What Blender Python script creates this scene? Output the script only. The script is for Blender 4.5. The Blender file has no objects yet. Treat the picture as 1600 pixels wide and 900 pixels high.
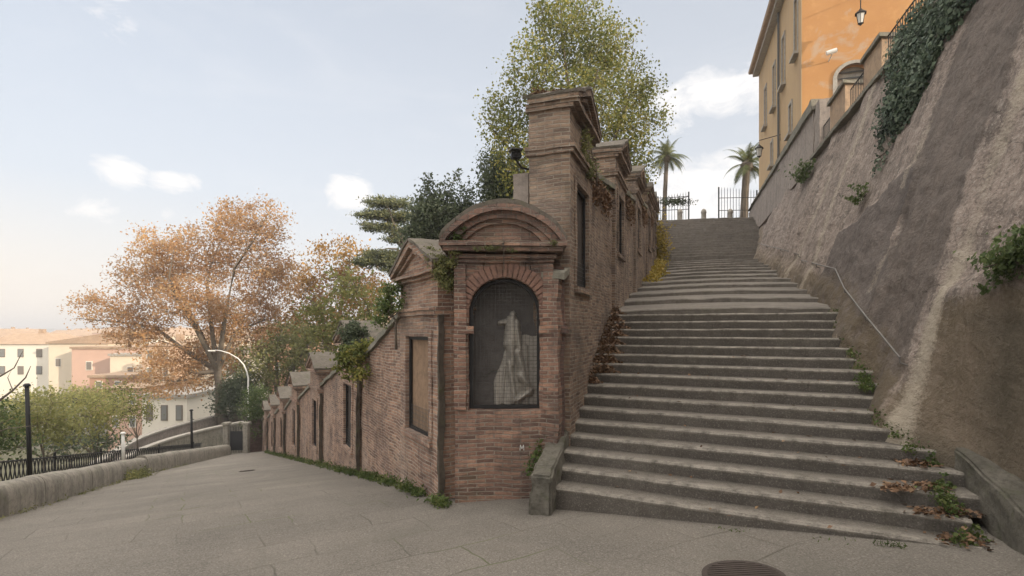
import bpy, bmesh, math, random
import numpy as np
from mathutils import Vector, noise as mnoise
R = math.radians
F = 868.0                       # focal length in photo pixels (1600 wide)
EYE = 1.8                       # everything below is written relative to the eye height
random.seed(7); RNG = np.random.default_rng(7)
C = bpy.context.scene.collection
SC = bpy.context.scene

# ------------------------------------------------------------------ helpers
def nz(x, y, z=0.0, s=1.0):
    return mnoise.noise(Vector((x*s, y*s, z*s)))

def P(px, py, Y):               # a point seen at that photo position, Y metres away
    return Vector(((px-800)/F*Y, Y, -(py-515)/F*Y))

def sset(o, label=None, cat=None, group=None, kind=None):
    if label: o['label'] = label
    if cat: o['category'] = cat
    if group: o['group'] = group
    if kind: o['kind'] = kind
    return o

def root(name, label, cat, loc, group=None):
    o = bpy.data.objects.new(name, None); C.objects.link(o)
    o.empty_display_size = 0.2
    o.location = Vector(loc) + Vector((0, 0, EYE))
    o['_o'] = list(loc)
    return sset(o, label, cat, group)

class MB:
    def __init__(s): s.v = []; s.f = []
    def add(s, vs, fs):
        n = len(s.v); s.v += [tuple(v) for v in vs]; s.f += [tuple(i+n for i in f) for f in fs]
    def hexa(s, b, t):          # bottom quad, top quad
        s.add(list(b)+list(t), [(0,3,2,1),(4,5,6,7),(0,1,5,4),(1,2,6,5),(2,3,7,6),(3,0,4,7)])
    def box(s, c, d, rz=0.0):
        cx, cy, cz = c; hx, hy, hz = d[0]/2, d[1]/2, d[2]/2
        ca, sa = math.cos(rz), math.sin(rz)
        q = [(cx+ca*x-sa*y, cy+sa*x+ca*y) for x, y in ((-hx,-hy),(hx,-hy),(hx,hy),(-hx,hy))]
        s.hexa([(x,y,cz-hz) for x,y in q], [(x,y,cz+hz) for x,y in q])
    def prism(s, poly, off):    # 3D polygon extruded by a vector
        n = len(poly); off = Vector(off)
        a = [Vector(p) for p in poly]; b = [p+off for p in a]
        s.add(a+b, [tuple(range(n-1,-1,-1)), tuple(range(n,2*n))] + [(i,(i+1)%n,n+(i+1)%n,n+i) for i in range(n)])
    def tube(s, pts, rad, n=8, cap=True):
        pts = [Vector(p) for p in pts]
        if not hasattr(rad, '__len__'): rad = [rad]*len(pts)
        base = len(s.v); up = Vector((0,0,1))
        for i, p in enumerate(pts):
            d = (pts[min(i+1,len(pts)-1)]-pts[max(i-1,0)])
            if d.length < 1e-6: d = Vector((0,0,1))
            d.normalize()
            r = d.cross(up) if abs(d.z) < .95 else d.cross(Vector((1,0,0)))
            r.normalize(); q = r.cross(d)
            for k in range(n):
                a = 2*math.pi*k/n
                s.v.append(tuple(p+(r*math.cos(a)+q*math.sin(a))*rad[i]))
        for i in range(len(pts)-1):
            for k in range(n):
                a = base+i*n+k; b = base+i*n+(k+1)%n
                s.f.append((a,b,b+n,a+n))
        if cap:
            s.f.append(tuple(base+k for k in range(n-1,-1,-1)))
            e = base+(len(pts)-1)*n
            s.f.append(tuple(e+k for k in range(n)))
    def lathe(s, c, prof, n=16):
        base = len(s.v)
        for r, z in prof:
            for k in range(n):
                a = 2*math.pi*k/n
                s.v.append((c[0]+r*math.cos(a), c[1]+r*math.sin(a), c[2]+z))
        for i in range(len(prof)-1):
            for k in range(n):
                a = base+i*n+k; b = base+i*n+(k+1)%n
                s.f.append((a,b,b+n,a+n))
        s.f.append(tuple(base+k for k in range(n-1,-1,-1)))
        e = base+(len(prof)-1)*n
        s.f.append(tuple(e+k for k in range(n)))
    def grid(s, pts):           # 2D array of points
        n = len(s.v); h = len(pts); w = len(pts[0])
        for row in pts: s.v += [tuple(p) for p in row]
        for j in range(h-1):
            for i in range(w-1):
                a = n+j*w+i; s.f.append((a,a+1,a+w+1,a+w))
    def slab(s, pts, th):       # a grid with thickness below it
        h = len(pts); w = len(pts[0]); n = len(s.v)
        s.grid(pts)
        low = [[Vector(p)-Vector((0,0,th)) for p in r] for r in pts]
        m = len(s.v); s.grid(low)
        rim = [(0,i) for i in range(w)] + [(j,w-1) for j in range(1,h)] + [(h-1,i) for i in range(w-2,-1,-1)] + [(j,0) for j in range(h-2,0,-1)]
        for k in range(len(rim)):
            a = rim[k]; b = rim[(k+1)%len(rim)]
            s.f.append((n+a[0]*w+a[1], m+a[0]*w+a[1], m+b[0]*w+b[1], n+b[0]*w+b[1]))
    def build(s, name, mat, parent=None, smooth=False, rough=0.0, cut=0.0, recalc=True, base=None, bevel=0.0, uv=True):
        me = bpy.data.meshes.new(name)
        if parent is not None:
            o0 = Vector(parent['_o'])
        else:
            o0 = Vector(base) if base is not None else Vector((0,0,0))
        bm = bmesh.new()
        vs = [bm.verts.new(v) for v in s.v]
        for f in s.f:
            try: bm.faces.new([vs[i] for i in f])
            except ValueError: pass
        if recalc: bmesh.ops.recalc_face_normals(bm, faces=bm.faces)
        if bevel:
            bmesh.ops.bevel(bm, geom=[e for e in bm.edges if e.is_manifold and e.calc_face_angle(0) > .6], offset=bevel, segments=2, affect='EDGES')
        if cut:
            for _ in range(7):
                es = [e for e in bm.edges if e.calc_length() > cut]
                if not es: break
                bmesh.ops.subdivide_edges(bm, edges=es, cuts=1, use_grid_fill=True)
        bm.normal_update()
        if uv:
            L = bm.loops.layers.uv.new('UVMap')
            for f in bm.faces:
                n = f.normal
                if abs(n.z) > .75:
                    for l in f.loops: l[L].uv = (l.vert.co.x, l.vert.co.y)
                else:
                    t = Vector((-n.y, n.x)); t.normalize()
                    for l in f.loops: l[L].uv = (l.vert.co.x*t.x+l.vert.co.y*t.y, l.vert.co.z)
        if rough:
            bm.normal_update()
            for v in bm.verts:
                p = v.co
                d = Vector((nz(p.x,p.y,p.z,2.3), nz(p.x+31,p.y,p.z,2.3), nz(p.x,p.y+17,p.z,2.3)))*rough
                d += v.normal*rough*.8*nz(p.x,p.y+5,p.z,7.0)
                v.co = p+d
            bm.normal_update()
        for v in bm.verts: v.co -= o0
        bm.to_mesh(me); bm.free()
        if smooth: me.shade_smooth()
        me.materials.append(mat)
        o = bpy.data.objects.new(name, me); C.objects.link(o)
        if parent is not None:
            o.parent = parent
            o['_o'] = list(o0)
        else:
            o.location = o0+Vector((0,0,EYE)); o['_o'] = list(o0)
        return o

def leafmesh(name, cen, size, mat, parent=None, base=None, flat=0.0, aspect=.62, nrm=None):
    """many leaf-shaped faces; cen Nx3, size N"""
    n = len(cen)
    d = RNG.normal(size=(n,3)); d /= np.linalg.norm(d,axis=1)[:,None]
    e = RNG.normal(size=(n,3))
    if nrm is not None:
        nn = np.array(nrm, float)+RNG.normal(size=(n,3))*.45
        nn /= np.linalg.norm(nn,axis=1)[:,None]
        d = np.cross(nn, d); d /= np.linalg.norm(d,axis=1)[:,None]
        e = np.cross(nn, d)
    else:
        if flat: d[:,2] *= (1-flat); d /= np.linalg.norm(d,axis=1)[:,None]
        e -= (e*d).sum(1)[:,None]*d
        if flat: e[:,2] *= (1-flat)
    e /= np.linalg.norm(e,axis=1)[:,None]
    s = np.asarray(size)[:,None]
    bend = np.cross(d,e)*s*.12
    a = cen-d*s*.5; b = cen+e*s*aspect*.5+bend; c = cen+d*s*.5; g = cen-e*s*aspect*.5+bend
    V = np.stack([a,b,c,g],1).reshape(-1,3)
    o0 = np.array(parent['_o']) if parent is not None else (np.array(base) if base is not None else np.zeros(3))
    V = (V-o0).astype(np.float32)
    me = bpy.data.meshes.new(name)
    me.vertices.add(4*n); me.vertices.foreach_set('co', V.ravel())
    me.loops.add(4*n); me.loops.foreach_set('vertex_index', np.arange(4*n,dtype=np.int32))
    me.polygons.add(n); me.polygons.foreach_set('loop_start', np.arange(0,4*n,4,dtype=np.int32))
    me.update(calc_edges=True); me.validate()
    me.materials.append(mat)
    o = bpy.data.objects.new(name, me); C.objects.link(o)
    if parent is not None: o.parent = parent
    else: o.location = Vector(o0)+Vector((0,0,EYE))
    o['_o'] = list(map(float,o0))
    return o

# ------------------------------------------------------------------ materials
class NT:
    def __init__(s, name):
        s.m = bpy.data.materials.new(name); s.m.use_nodes = True
        s.t = s.m.node_tree; s.b = s.t.nodes['Principled BSDF']
        s.b.inputs['Specular IOR Level'].default_value = .25
    def n(s, typ, ins=None, **pr):
        nd = s.t.nodes.new(typ)
        for k, v in pr.items(): setattr(nd, k, v)
        for k, v in (ins or {}).items():
            if isinstance(v, bpy.types.NodeSocket): s.t.links.new(v, nd.inputs[k])
            else: nd.inputs[k].default_value = v
        return nd
    def noise(s, vec, scale, detail=5, rough=.6, dist=0.0):
        return s.n('ShaderNodeTexNoise', {'Vector': vec, 'Scale': scale, 'Detail': detail, 'Roughness': rough, 'Distortion': dist}).outputs['Fac']
    def ramp(s, fac, a, b, lo=0.0, hi=1.0):
        return s.n('ShaderNodeMapRange', {'Value': fac, 'From Min': a, 'From Max': b, 'To Min': lo, 'To Max': hi}).outputs[0]
    def mix(s, fac, a, b, mode='MIX'):
        nd = s.t.nodes.new('ShaderNodeMix'); nd.data_type = 'RGBA'; nd.blend_type = mode
        for i, v in ((0,fac),(6,a),(7,b)):
            if isinstance(v, bpy.types.NodeSocket): s.t.links.new(v, nd.inputs[i])
            else: nd.inputs[i].default_value = v if i == 0 else (*v, 1) if len(v) == 3 else v
        return nd.outputs[2]
    def math(s, op, a, b=0.0, clamp=False):
        nd = s.n('ShaderNodeMath', {0: a, 1: b}, operation=op); nd.use_clamp = clamp
        return nd.outputs[0]
    def coord(s, kind='Object'):
        return s.n('ShaderNodeTexCoord').outputs[kind]
    def pos(s): return s.n('ShaderNodeNewGeometry').outputs['Position']
    def uv(s): return s.n('ShaderNodeUVMap').outputs[0]
    def out(s, col=None, rough=.9, h=None, bstr=.5, bdist=.02):
        if col is not None:
            if isinstance(col, bpy.types.NodeSocket): s.t.links.new(col, s.b.inputs['Base Color'])
            else: s.b.inputs['Base Color'].default_value = (*col, 1)
        if isinstance(rough, bpy.types.NodeSocket): s.t.links.new(rough, s.b.inputs['Roughness'])
        else: s.b.inputs['Roughness'].default_value = rough
        if h is not None:
            bp = s.n('ShaderNodeBump', {'Height': h, 'Strength': bstr, 'Distance': bdist})
            s.t.links.new(bp.outputs[0], s.b.inputs['Normal'])
        return s.m

def mat_brick(name, c1, c2, mortar, grime=(.06,.05,.045), gr=.5, moss=.25, bw=.225, rh=.051, pale=.3):
    t = NT(name); uv = t.uv(); p = t.pos()
    w = t.n('ShaderNodeTexNoise', {'Vector': p, 'Scale': 3.0, 'Detail': 2.0})
    off = t.n('ShaderNodeVectorMath', {0: w.outputs['Color'], 1: (-.5,-.5,-.5)}, operation='ADD').outputs[0]
    off = t.n('ShaderNodeVectorMath', {0: off, 'Scale': .035}, operation='SCALE').outputs[0]
    v = t.n('ShaderNodeVectorMath', {0: uv, 1: off}, operation='ADD').outputs[0]
    b = t.n('ShaderNodeTexBrick', {'Vector': v, 'Color1': (*c1,1), 'Color2': (*c2,1), 'Mortar': (*mortar,1), 'Scale': 1.0,
            'Mortar Size': .008, 'Mortar Smooth': .35, 'Bias': -.1, 'Brick Width': bw, 'Row Height': rh})
    b.offset_frequency = 2
    n1 = t.noise(p, 1.1, 6, .65, .3); n2 = t.noise(p, 9, 5, .7); n3 = t.noise(p, 38, 4, .7); n4 = t.noise(p, .45, 4, .6)
    b2 = t.n('ShaderNodeTexBrick', {'Vector': v, 'Color1': (0,0,0,1), 'Color2': (1,1,1,1), 'Mortar': (.5,.5,.5,1), 'Scale': 1.0,
            'Mortar Size': 0.0, 'Bias': .0, 'Brick Width': bw, 'Row Height': rh}); b2.offset_frequency = 2; b2.squash = 1.0
    bc = t.mix(t.ramp(b2.outputs['Color'],.62,.95,0,.55), b.outputs['Color'], (c2[0]*.45,c2[1]*.5,c2[2]*.55))
    bc = t.mix(t.ramp(b2.outputs['Color'],.25,.0,0,.45), bc, (min(.6,c1[0]*1.35),min(.6,c1[1]*1.4),c1[2]*1.35))
    bc = t.mix(b.outputs['Fac'], bc, mortar)
    col = t.mix(t.ramp(n2,.42,.72,0,.6), bc, (c1[0]*.42,c1[1]*.42,c1[2]*.48))
    col = t.mix(t.ramp(n3,.55,.75,0,.4), col, (min(.7,c1[0]*1.5),min(.7,c1[1]*1.6),c1[2]*1.7))
    col = t.mix(t.ramp(n4,.48,.68,0,pale), col, (.42,.35,.29))
    col = t.mix(t.ramp(n1,.47,.7,0,gr), col, grime)
    col = t.mix(t.ramp(t.noise(p,1.9,6,.7),.56,.74,0,moss), col, (.09,.10,.05))
    # salt streaks running down
    st = t.n('ShaderNodeMapping', {'Vector': p, 'Scale': (5,5,.5)}).outputs[0]
    col = t.mix(t.ramp(t.noise(p,.8,6,.7,.8),.5,.62,0,.4), col, (.10,.08,.075))
    col = t.mix(t.ramp(t.noise(st,1.3,5,.6),.54,.74,0,.5), col, (.05,.042,.038))
    h = t.math('ADD', t.math('MULTIPLY', t.math('SUBTRACT', 1.0, b.outputs['Fac']), .8), t.math('ADD', t.math('MULTIPLY', n3, .5), t.math('MULTIPLY', n2, .7)))
    return t.out(col, .93, h, 1.0, .03)

def mat_rock(name, c1, c2, dark, sc=1.0, bump=.6, bd=.02, moss=0.0, mossc=(.08,.09,.04), streak=0.0, speck=.3):
    t = NT(name); p = t.pos()
    n1 = t.noise(p, .9*sc, 6, .62, .4); n2 = t.noise(p, 6*sc, 6, .7); n3 = t.noise(p, 45*sc, 3, .7); n4 = t.noise(p, 160*sc, 2, .5)
    col = t.mix(t.ramp(n1,.35,.65), c1, c2)
    col = t.mix(t.ramp(n2,.45,.72,0,.75), col, dark)
    col = t.mix(t.ramp(n4,.5,.7,0,speck), col, (min(1,c1[0]*1.8),min(1,c1[1]*1.8),min(1,c1[2]*1.8)))
    if streak:
        st = t.n('ShaderNodeMapping', {'Vector': p, 'Scale': (4,4,.35)}).outputs[0]
        col = t.mix(t.ramp(t.noise(st,1.2,6,.65),.48,.72,0,streak), col, dark)
    if moss: col = t.mix(t.ramp(t.noise(p,2.2*sc,6,.7),.52,.7,0,moss), col, mossc)
    h = t.math('ADD', t.math('MULTIPLY', n2, .9), t.math('ADD', t.math('MULTIPLY', n3, .45), t.math('MULTIPLY', n4, .12)))
    return t.out(col, .92, h, bump, bd)

def mat_plain(name, c, rough=.7, var=.25, sc=6, metal=0.0, bump=.15):
    t = NT(name); p = t.pos()
    n = t.noise(p, sc, 5, .65)
    col = t.mix(t.ramp(n,.3,.7,0,var), c, (c[0]*.45,c[1]*.45,c[2]*.45))
    t.b.inputs['Metallic'].default_value = metal
    return t.out(col, rough, t.noise(p, sc*6, 3), bump, .006)

def mat_leaf(name, cols, trans=.35, sc=.35):
    t = NT(name); p = t.pos()
    rnd = t.n('ShaderNodeNewGeometry').outputs['Random Per Island']
    cr = t.n('ShaderNodeValToRGB', {'Fac': rnd}); e = cr.color_ramp.elements
    e[0].color = (*cols[0],1); e[1].color = (*cols[-1],1)
    for i in range(1, len(cols)-1):
        k = e.new(i/(len(cols)-1)); k.color = (*cols[i],1)
    n = t.noise(p, sc, 3, .6)
    col = t.mix(t.ramp(n,.35,.65,0,.8), cr.outputs[0], (*[c*.6 for c in cols[0]],))
    t.t.links.new(col, t.b.inputs['Base Color']); t.b.inputs['Roughness'].default_value = .65
    tr = t.n('ShaderNodeBsdfTranslucent', {'Color': col})
    mx = t.n('ShaderNodeMixShader', {0: trans, 1: t.b.outputs[0], 2: tr.outputs[0]})
    t.t.links.new(mx.outputs[0], t.t.nodes['Material Output'].inputs[0])
    return t.m

M = {}
M['brick_low'] = mat_brick('warm_brick', (.44,.27,.185), (.28,.16,.115), (.47,.40,.33), gr=.42, pale=.45, moss=.3)
M['brick_up'] = mat_brick('brown_brick', (.33,.225,.155), (.20,.13,.095), (.36,.31,.25), gr=.6, pale=.3)
M['brick_niche'] = mat_brick('niche_brick', (.35,.20,.14), (.18,.105,.08), (.34,.285,.23), gr=.65, pale=.2, moss=.35)
M['brick_dark'] = mat_brick('grimy_brick', (.20,.12,.095), (.15,.09,.075), (.16,.13,.11), gr=.7, pale=.05)
M['brick_arch'] = mat_brick('weathered_arch_brick', (.29,.165,.12), (.20,.12,.095), (.22,.18,.15), gr=.75, moss=.45, bw=.12, rh=.075, pale=.2)
M['voussoir'] = mat_rock('voussoir_brick', (.29,.17,.125), (.21,.125,.10), (.09,.065,.055), sc=4, moss=.2, bd=.01)
M['coping'] = mat_rock('mossy_coping_stone', (.24,.22,.18), (.17,.16,.125), (.08,.075,.06), sc=1.6, moss=.6, mossc=(.11,.12,.055))
M['roofstone'] = mat_rock('lichen_roof_stone', (.17,.145,.12), (.115,.10,.08), (.05,.045,.038), sc=2, moss=.5)
M['step'] = mat_rock('worn_grey_step_stone', (.30,.27,.225), (.235,.21,.175), (.13,.115,.095), sc=1.3, moss=.22, mossc=(.11,.11,.07), bd=.012, speck=.35)
t = NT('worn_grey_steps'); p = t.pos()
n1 = t.noise(p,1.2,6,.65,.4); n2 = t.noise(p,7,6,.7); n3 = t.noise(p,60,3,.75); n4 = t.noise(p,190,2,.5)
wr_ = t.n('ShaderNodeAttribute', attribute_name='wear_light').outputs['Fac']
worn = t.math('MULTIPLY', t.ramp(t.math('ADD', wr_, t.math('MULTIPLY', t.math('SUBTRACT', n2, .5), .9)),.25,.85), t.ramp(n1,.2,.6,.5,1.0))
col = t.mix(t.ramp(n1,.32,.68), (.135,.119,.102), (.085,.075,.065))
col = t.mix(worn, col, t.mix(t.ramp(n2,.3,.7), (.32,.288,.245), (.20,.18,.153)))  # risers darker and treads paler: overhead light painted in with foot wear
col = t.mix(t.ramp(n2,.45,.68,0,.7), col, (.070,.060,.050))
col = t.mix(t.ramp(n3,.54,.72,0,.5), col, (.36,.33,.285)); col = t.mix(t.ramp(n3,.46,.3,0,.5), col, (.06,.055,.047))
col = t.mix(t.ramp(t.noise(p,1.9,6,.7),.56,.74,0,.2), col, (.11,.105,.06))
jt = t.n('ShaderNodeTexBrick', {'Vector': t.uv(), 'Scale': 1.0, 'Mortar Size': .006, 'Brick Width': 1.35, 'Row Height': .14, 'Mortar': (1,1,1,1), 'Color1': (0,0,0,1), 'Color2': (0,0,0,1)})
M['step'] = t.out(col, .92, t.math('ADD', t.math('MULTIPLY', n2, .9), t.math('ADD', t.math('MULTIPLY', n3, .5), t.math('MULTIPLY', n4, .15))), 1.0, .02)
M['kerb'] = mat_rock('weathered_kerb_stone', (.22,.20,.165), (.14,.13,.105), (.055,.052,.04), sc=2.6, moss=.6, mossc=(.10,.115,.05), bump=1.0, bd=.05)
M['parapet'] = mat_rock('stained_parapet_concrete', (.30,.27,.225), (.21,.19,.16), (.08,.074,.062), sc=1.8, moss=.4, streak=.6)
M['plaster_old'] = mat_rock('old_wall_plaster', (.34,.29,.25), (.27,.23,.20), (.13,.11,.10), sc=1.2, streak=.4)
M['iron'] = mat_plain('dark_iron', (.035,.034,.034), .55, .4, 12, .4)
M['iron_grey'] = mat_plain('weathered_grey_iron', (.12,.12,.115), .6, .4, 12, .4)
M['rail'] = mat_plain('worn_handrail_metal', (.20,.185,.17), .6, .5, 9, .3)
M['white_metal'] = mat_plain('white_painted_metal', (.72,.70,.66), .5, .15, 5)
M['panel'] = mat_rock('faded_painted_panel', (.30,.20,.13), (.22,.145,.095), (.12,.085,.06), sc=1.5, bd=.004)
M['panel_dark'] = mat_rock('dark_painted_panel', (.075,.06,.05), (.05,.042,.038), (.03,.026,.024), sc=1.5, bd=.004)
M['pane_far'] = mat_plain('distant_window_glass', (.22,.22,.21), .3, .2, 1)
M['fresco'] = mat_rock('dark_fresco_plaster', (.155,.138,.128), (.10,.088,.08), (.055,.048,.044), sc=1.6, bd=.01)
M['relief'] = mat_rock('pale_relief_plaster', (.46,.42,.365), (.36,.33,.285), (.17,.15,.13), sc=3.2, bd=.006)
M['bark'] = mat_rock('tree_bark', (.17,.14,.11), (.12,.10,.08), (.06,.05,.04), sc=2)
M['bark_pale'] = mat_rock('pale_plane_bark', (.20,.165,.125), (.13,.105,.08), (.07,.055,.045), sc=1)

M['ramp_step'] = mat_rock('worn_cordonata_stone', (.19,.168,.145), (.13,.115,.10), (.07,.062,.054), sc=1.4, moss=.25, mossc=(.11,.11,.06), bd=.02, speck=.5)

M['dark_strip'] = mat_rock('dark_strip_masonry', (.10,.08,.062), (.07,.057,.045), (.035,.03,.025), sc=2.5, moss=.6, mossc=(.085,.095,.04), bd=.02)
SUN_AZ = 125; SUN_EL = 16; SUN_E = 2.6; SUN_ANG = .8; SKY_STR = .10; EXPO = .86; FILL_DECK_C = (19,17.9,16.4); HAZE = 0.0009; HAZE_MIN = .55
HAZE_C = (4.7,4.85,5.15); HAZE_W = (6.6,5.7,4.7); CLOUD_C = (6.1,5.95,5.85)
# ------------------------------------------------------------------ the lie of the land
def flat_z(x, y): return -1.80+.05*x-.045*y
def ramp_z(x, y):
    a = flat_z(x,y); b = -.93+.0827*x-.156*y
    k = .25; h = max(0, min(1, .5+.5*(b-a)/k))
    return b*(1-h)+a*h-k*h*(1-h)
def low_x(y): return 2.974-.53*y            # face line of the lower brick wall
def up_x(y): return .4+.333*(min(y,19)-6.4)+.288*max(0,y-19)         # face line of the upper brick wall
def wall_x(y, z): return 2.74+.29*y+.35*z   # face of the big battered wall
def stair_z(y):                             # height of the stairs along their left side
    if y < 6.1: return flat_z(0,y)
    if y < 10.9: return min(.294, -(13.9-(y-6.1)/.301)*.14)
    if y < 28.2: return .294+.184*(y-10.9)
    return min(6.7, 3.48+.5*(y-28.2))
U_LOW = Vector((-.468,.884,0)); N_LOW = Vector((-.884,-.468,0))
U_UP = Vector((.316,.949,0));   N_UP = Vector((.949,-.316,0))
KL = 1.1317; KU = 1.054                     # metres along the wall for one metre of Y

# ------------------------------------------------------------------ ground surfaces
t = NT('stone_paving'); p = t.pos()
mp = t.n('ShaderNodeMapping', {'Vector': p, 'Rotation': (0,0,R(-30))}).outputs[0]
wn = t.n('ShaderNodeTexNoise', {'Vector': p, 'Scale': 1.1, 'Detail': 3.0})
off = t.n('ShaderNodeVectorMath', {0: wn.outputs['Color'], 'Scale': .22}, operation='SCALE').outputs[0]
mv = t.n('ShaderNodeVectorMath', {0: mp, 1: off}, operation='ADD').outputs[0]
b = t.n('ShaderNodeTexBrick', {'Vector': mv, 'Color1': (.46,.46,.46,1), 'Color2': (.56,.56,.56,1), 'Mortar': (.2,.2,.2,1), 'Scale': 1.0, 'Mortar Size': .009, 'Mortar Smooth': .5, 'Brick Width': 1.15, 'Row Height': .62})
b.offset = .37
n1 = t.noise(p,.55,6,.6,.3); n2 = t.noise(p,5,6,.7); n3 = t.noise(p,70,3,.8); n4 = t.noise(p,210,2,.6)
col = t.mix(t.ramp(n1,.3,.7), (.215,.19,.16), (.155,.138,.118))
col = t.mix(t.ramp(n2,.35,.7,0,.45), col, (.22,.20,.175))
col = t.mix(t.ramp(n3,.52,.70,0,.6), col, (.45,.41,.36))
col = t.mix(t.ramp(n3,.48,.30,0,.8), col, (.10,.09,.078))
jm = t.math('MULTIPLY', b.outputs['Fac'], t.ramp(t.noise(p,.8,4,.6),.40,.62,.05,.6))
col = t.mix(jm, col, (.12,.11,.085))
col = t.mix(t.math('MULTIPLY', b.outputs['Fac'], t.ramp(t.noise(p,.35,3,.5),.52,.62)), col, (.13,.15,.06))
col = t.mix(t.ramp(t.noise(p,.28,5,.65,.6),.6,.72,0,.35), col, (.42,.38,.32))
tone = t.ramp(b.outputs['Color'], .46, .56, .94, 1.03)
col = t.n('ShaderNodeVectorMath', {0: col, 'Scale': tone}, operation='SCALE').outputs[0]
vo = t.n('ShaderNodeTexVoronoi', {'Vector': p, 'Scale': 21.0}, feature='DISTANCE_TO_EDGE').outputs['Distance']
col = t.mix(t.math('MULTIPLY', t.ramp(vo,.14,.0), t.ramp(n1,.3,.65,.12,.5)), col, (.085,.078,.066))
col = t.mix(t.ramp(t.noise(p,.7,5,.7,.5),.52,.7,0,.45), col, (.13,.12,.10))
h = t.math('SUBTRACT', t.math('ADD', t.math('MULTIPLY', n3,.7), t.math('MULTIPLY', n2,.6)), t.math('MULTIPLY', jm, .9))
M['paving'] = t.out(col, .9, h, 1.0, .025)
M['soil'] = mat_rock('garden_soil', (.13,.115,.075), (.10,.10,.05), (.06,.05,.035), sc=.8, moss=.6, mossc=(.07,.09,.03))
M['city_ground'] = mat_rock('city_ground', (.26,.24,.20), (.13,.14,.09), (.12,.11,.09), sc=.02)
M['asphalt'] = mat_rock('road_asphalt', (.14,.13,.125), (.11,.105,.10), (.07,.065,.06), sc=.8)

def par_x(y):                               # line of the left parapet
    ys = [0,6.2,9.0,17.8,34.5,42]; xs = [-7.5,-7.55,-8.3,-12.3,-17.7,-20]
    return float(np.interp(y, ys, xs))

m = MB(); rows = []
for y in list(np.arange(-14,6,1.0))+list(np.arange(6,36.5,.5)):
    xl = par_x(y)-.1; xr = (low_x(y)+.3) if y > 7.6 else 9.0
    rows.append([(xl+(xr-xl)*i/24, y, ramp_z(xl+(xr-xl)*i/24, y)+.006*nz(xl+(xr-xl)*i/24,y,0,.8)) for i in range(25)])
m.grid(rows)
o = m.build('ramp_pavement', M['paving'], smooth=True); sset(o, kind='structure')
# verge between the two brick walls
m = MB(); rows = []
for y in np.arange(7.4,60,1.0):
    xl = low_x(y)+.35; xr = up_x(y)-.35
    zl = ramp_z(low_x(y), y)+(1.6 if y<36 else .5); zr = min(stair_z(y)+.9, 6.4)
    rows.append([(xl+(xr-xl)*i/16, y, zl+(zr-zl)*(i/16)**.8+.15*nz(i,y,0,.4)) for i in range(17)])
m.grid(rows); o = m.build('garden_slope', M['soil'], smooth=True); sset(o, kind='structure')
# slope falling away beyond the parapet
m = MB(); rows = []
for y in list(np.arange(-14,42,2.0))+[46,52,60,70,85]:
    xr = par_x(y)-.2; zr = ramp_z(par_x(min(y,36)), min(y,36))-.35
    if y > 36: zr = -8.3-(y-36)*.16
    row = []
    for i in range(22):
        d = (i/21)**1.7*150
        row.append((xr-d, y, max(-18.2, zr-.30*d-.2*nz(d,y,0,.3)) if d > 0 else zr))
    rows.append(row)
m.grid(rows); o = m.build('garden_bank', M['soil'], smooth=True); sset(o, kind='structure')
# lower land to the horizon
m = MB(); rows = []
rad = [0,40,80,140,240,400,700,1200,2200,4000,7000]
for r in rad: rows.append([(r*math.cos(2*math.pi*k/48), 30+r*math.sin(2*math.pi*k/48), -18.6) for k in range(49)])
m.grid(rows); o = m.build('ground', M['city_ground']); sset(o, kind='structure')
M['far_hill'] = mat_rock('distant_wooded_hill', (.10,.11,.085), (.16,.16,.12), (.06,.07,.05), sc=.02)
for k, (x0, x1, y, hh, sd) in enumerate([(-3200,400,2300,34,3),(-2000,-300,1500,20,9)]):
    m = MB(); rows = []
    for j in range(7):
        row = []
        for i in range(90):
            x = x0+(x1-x0)*i/89; f = math.sin(math.pi*j/6)
            row.append((x, y+j*90, -18.7+f*(hh*(.75+.55*nz(i*.13,j*.3,sd,1))+3*nz(i,j,sd,.9))))
        rows.append(row)
    m.grid(rows); o = m.build('hill', M['far_hill'], smooth=True); sset(o, kind='structure')
# plateau above the stairs and terrace behind the battered wall
m = MB()
m.slab([[(x,y,6.68) for x in (2,10,16,30)] for y in (35.2,45,60,90)], 3.0)
o = m.build('upper_street', M['paving']); sset(o, kind='structure')
m = MB()
rows = []
for y in (-30,-10,0,5,10,15,20,25,30,36):
    x0 = wall_x(y,5.85)+.35
    rows.append([(x0,y,5.85),(x0+8,y,5.85),(x0+20,y,5.9),(70,y,6.5)])
m.grid(rows); o = m.build('terrace_ground', M['paving']); sset(o, kind='structure')
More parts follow.
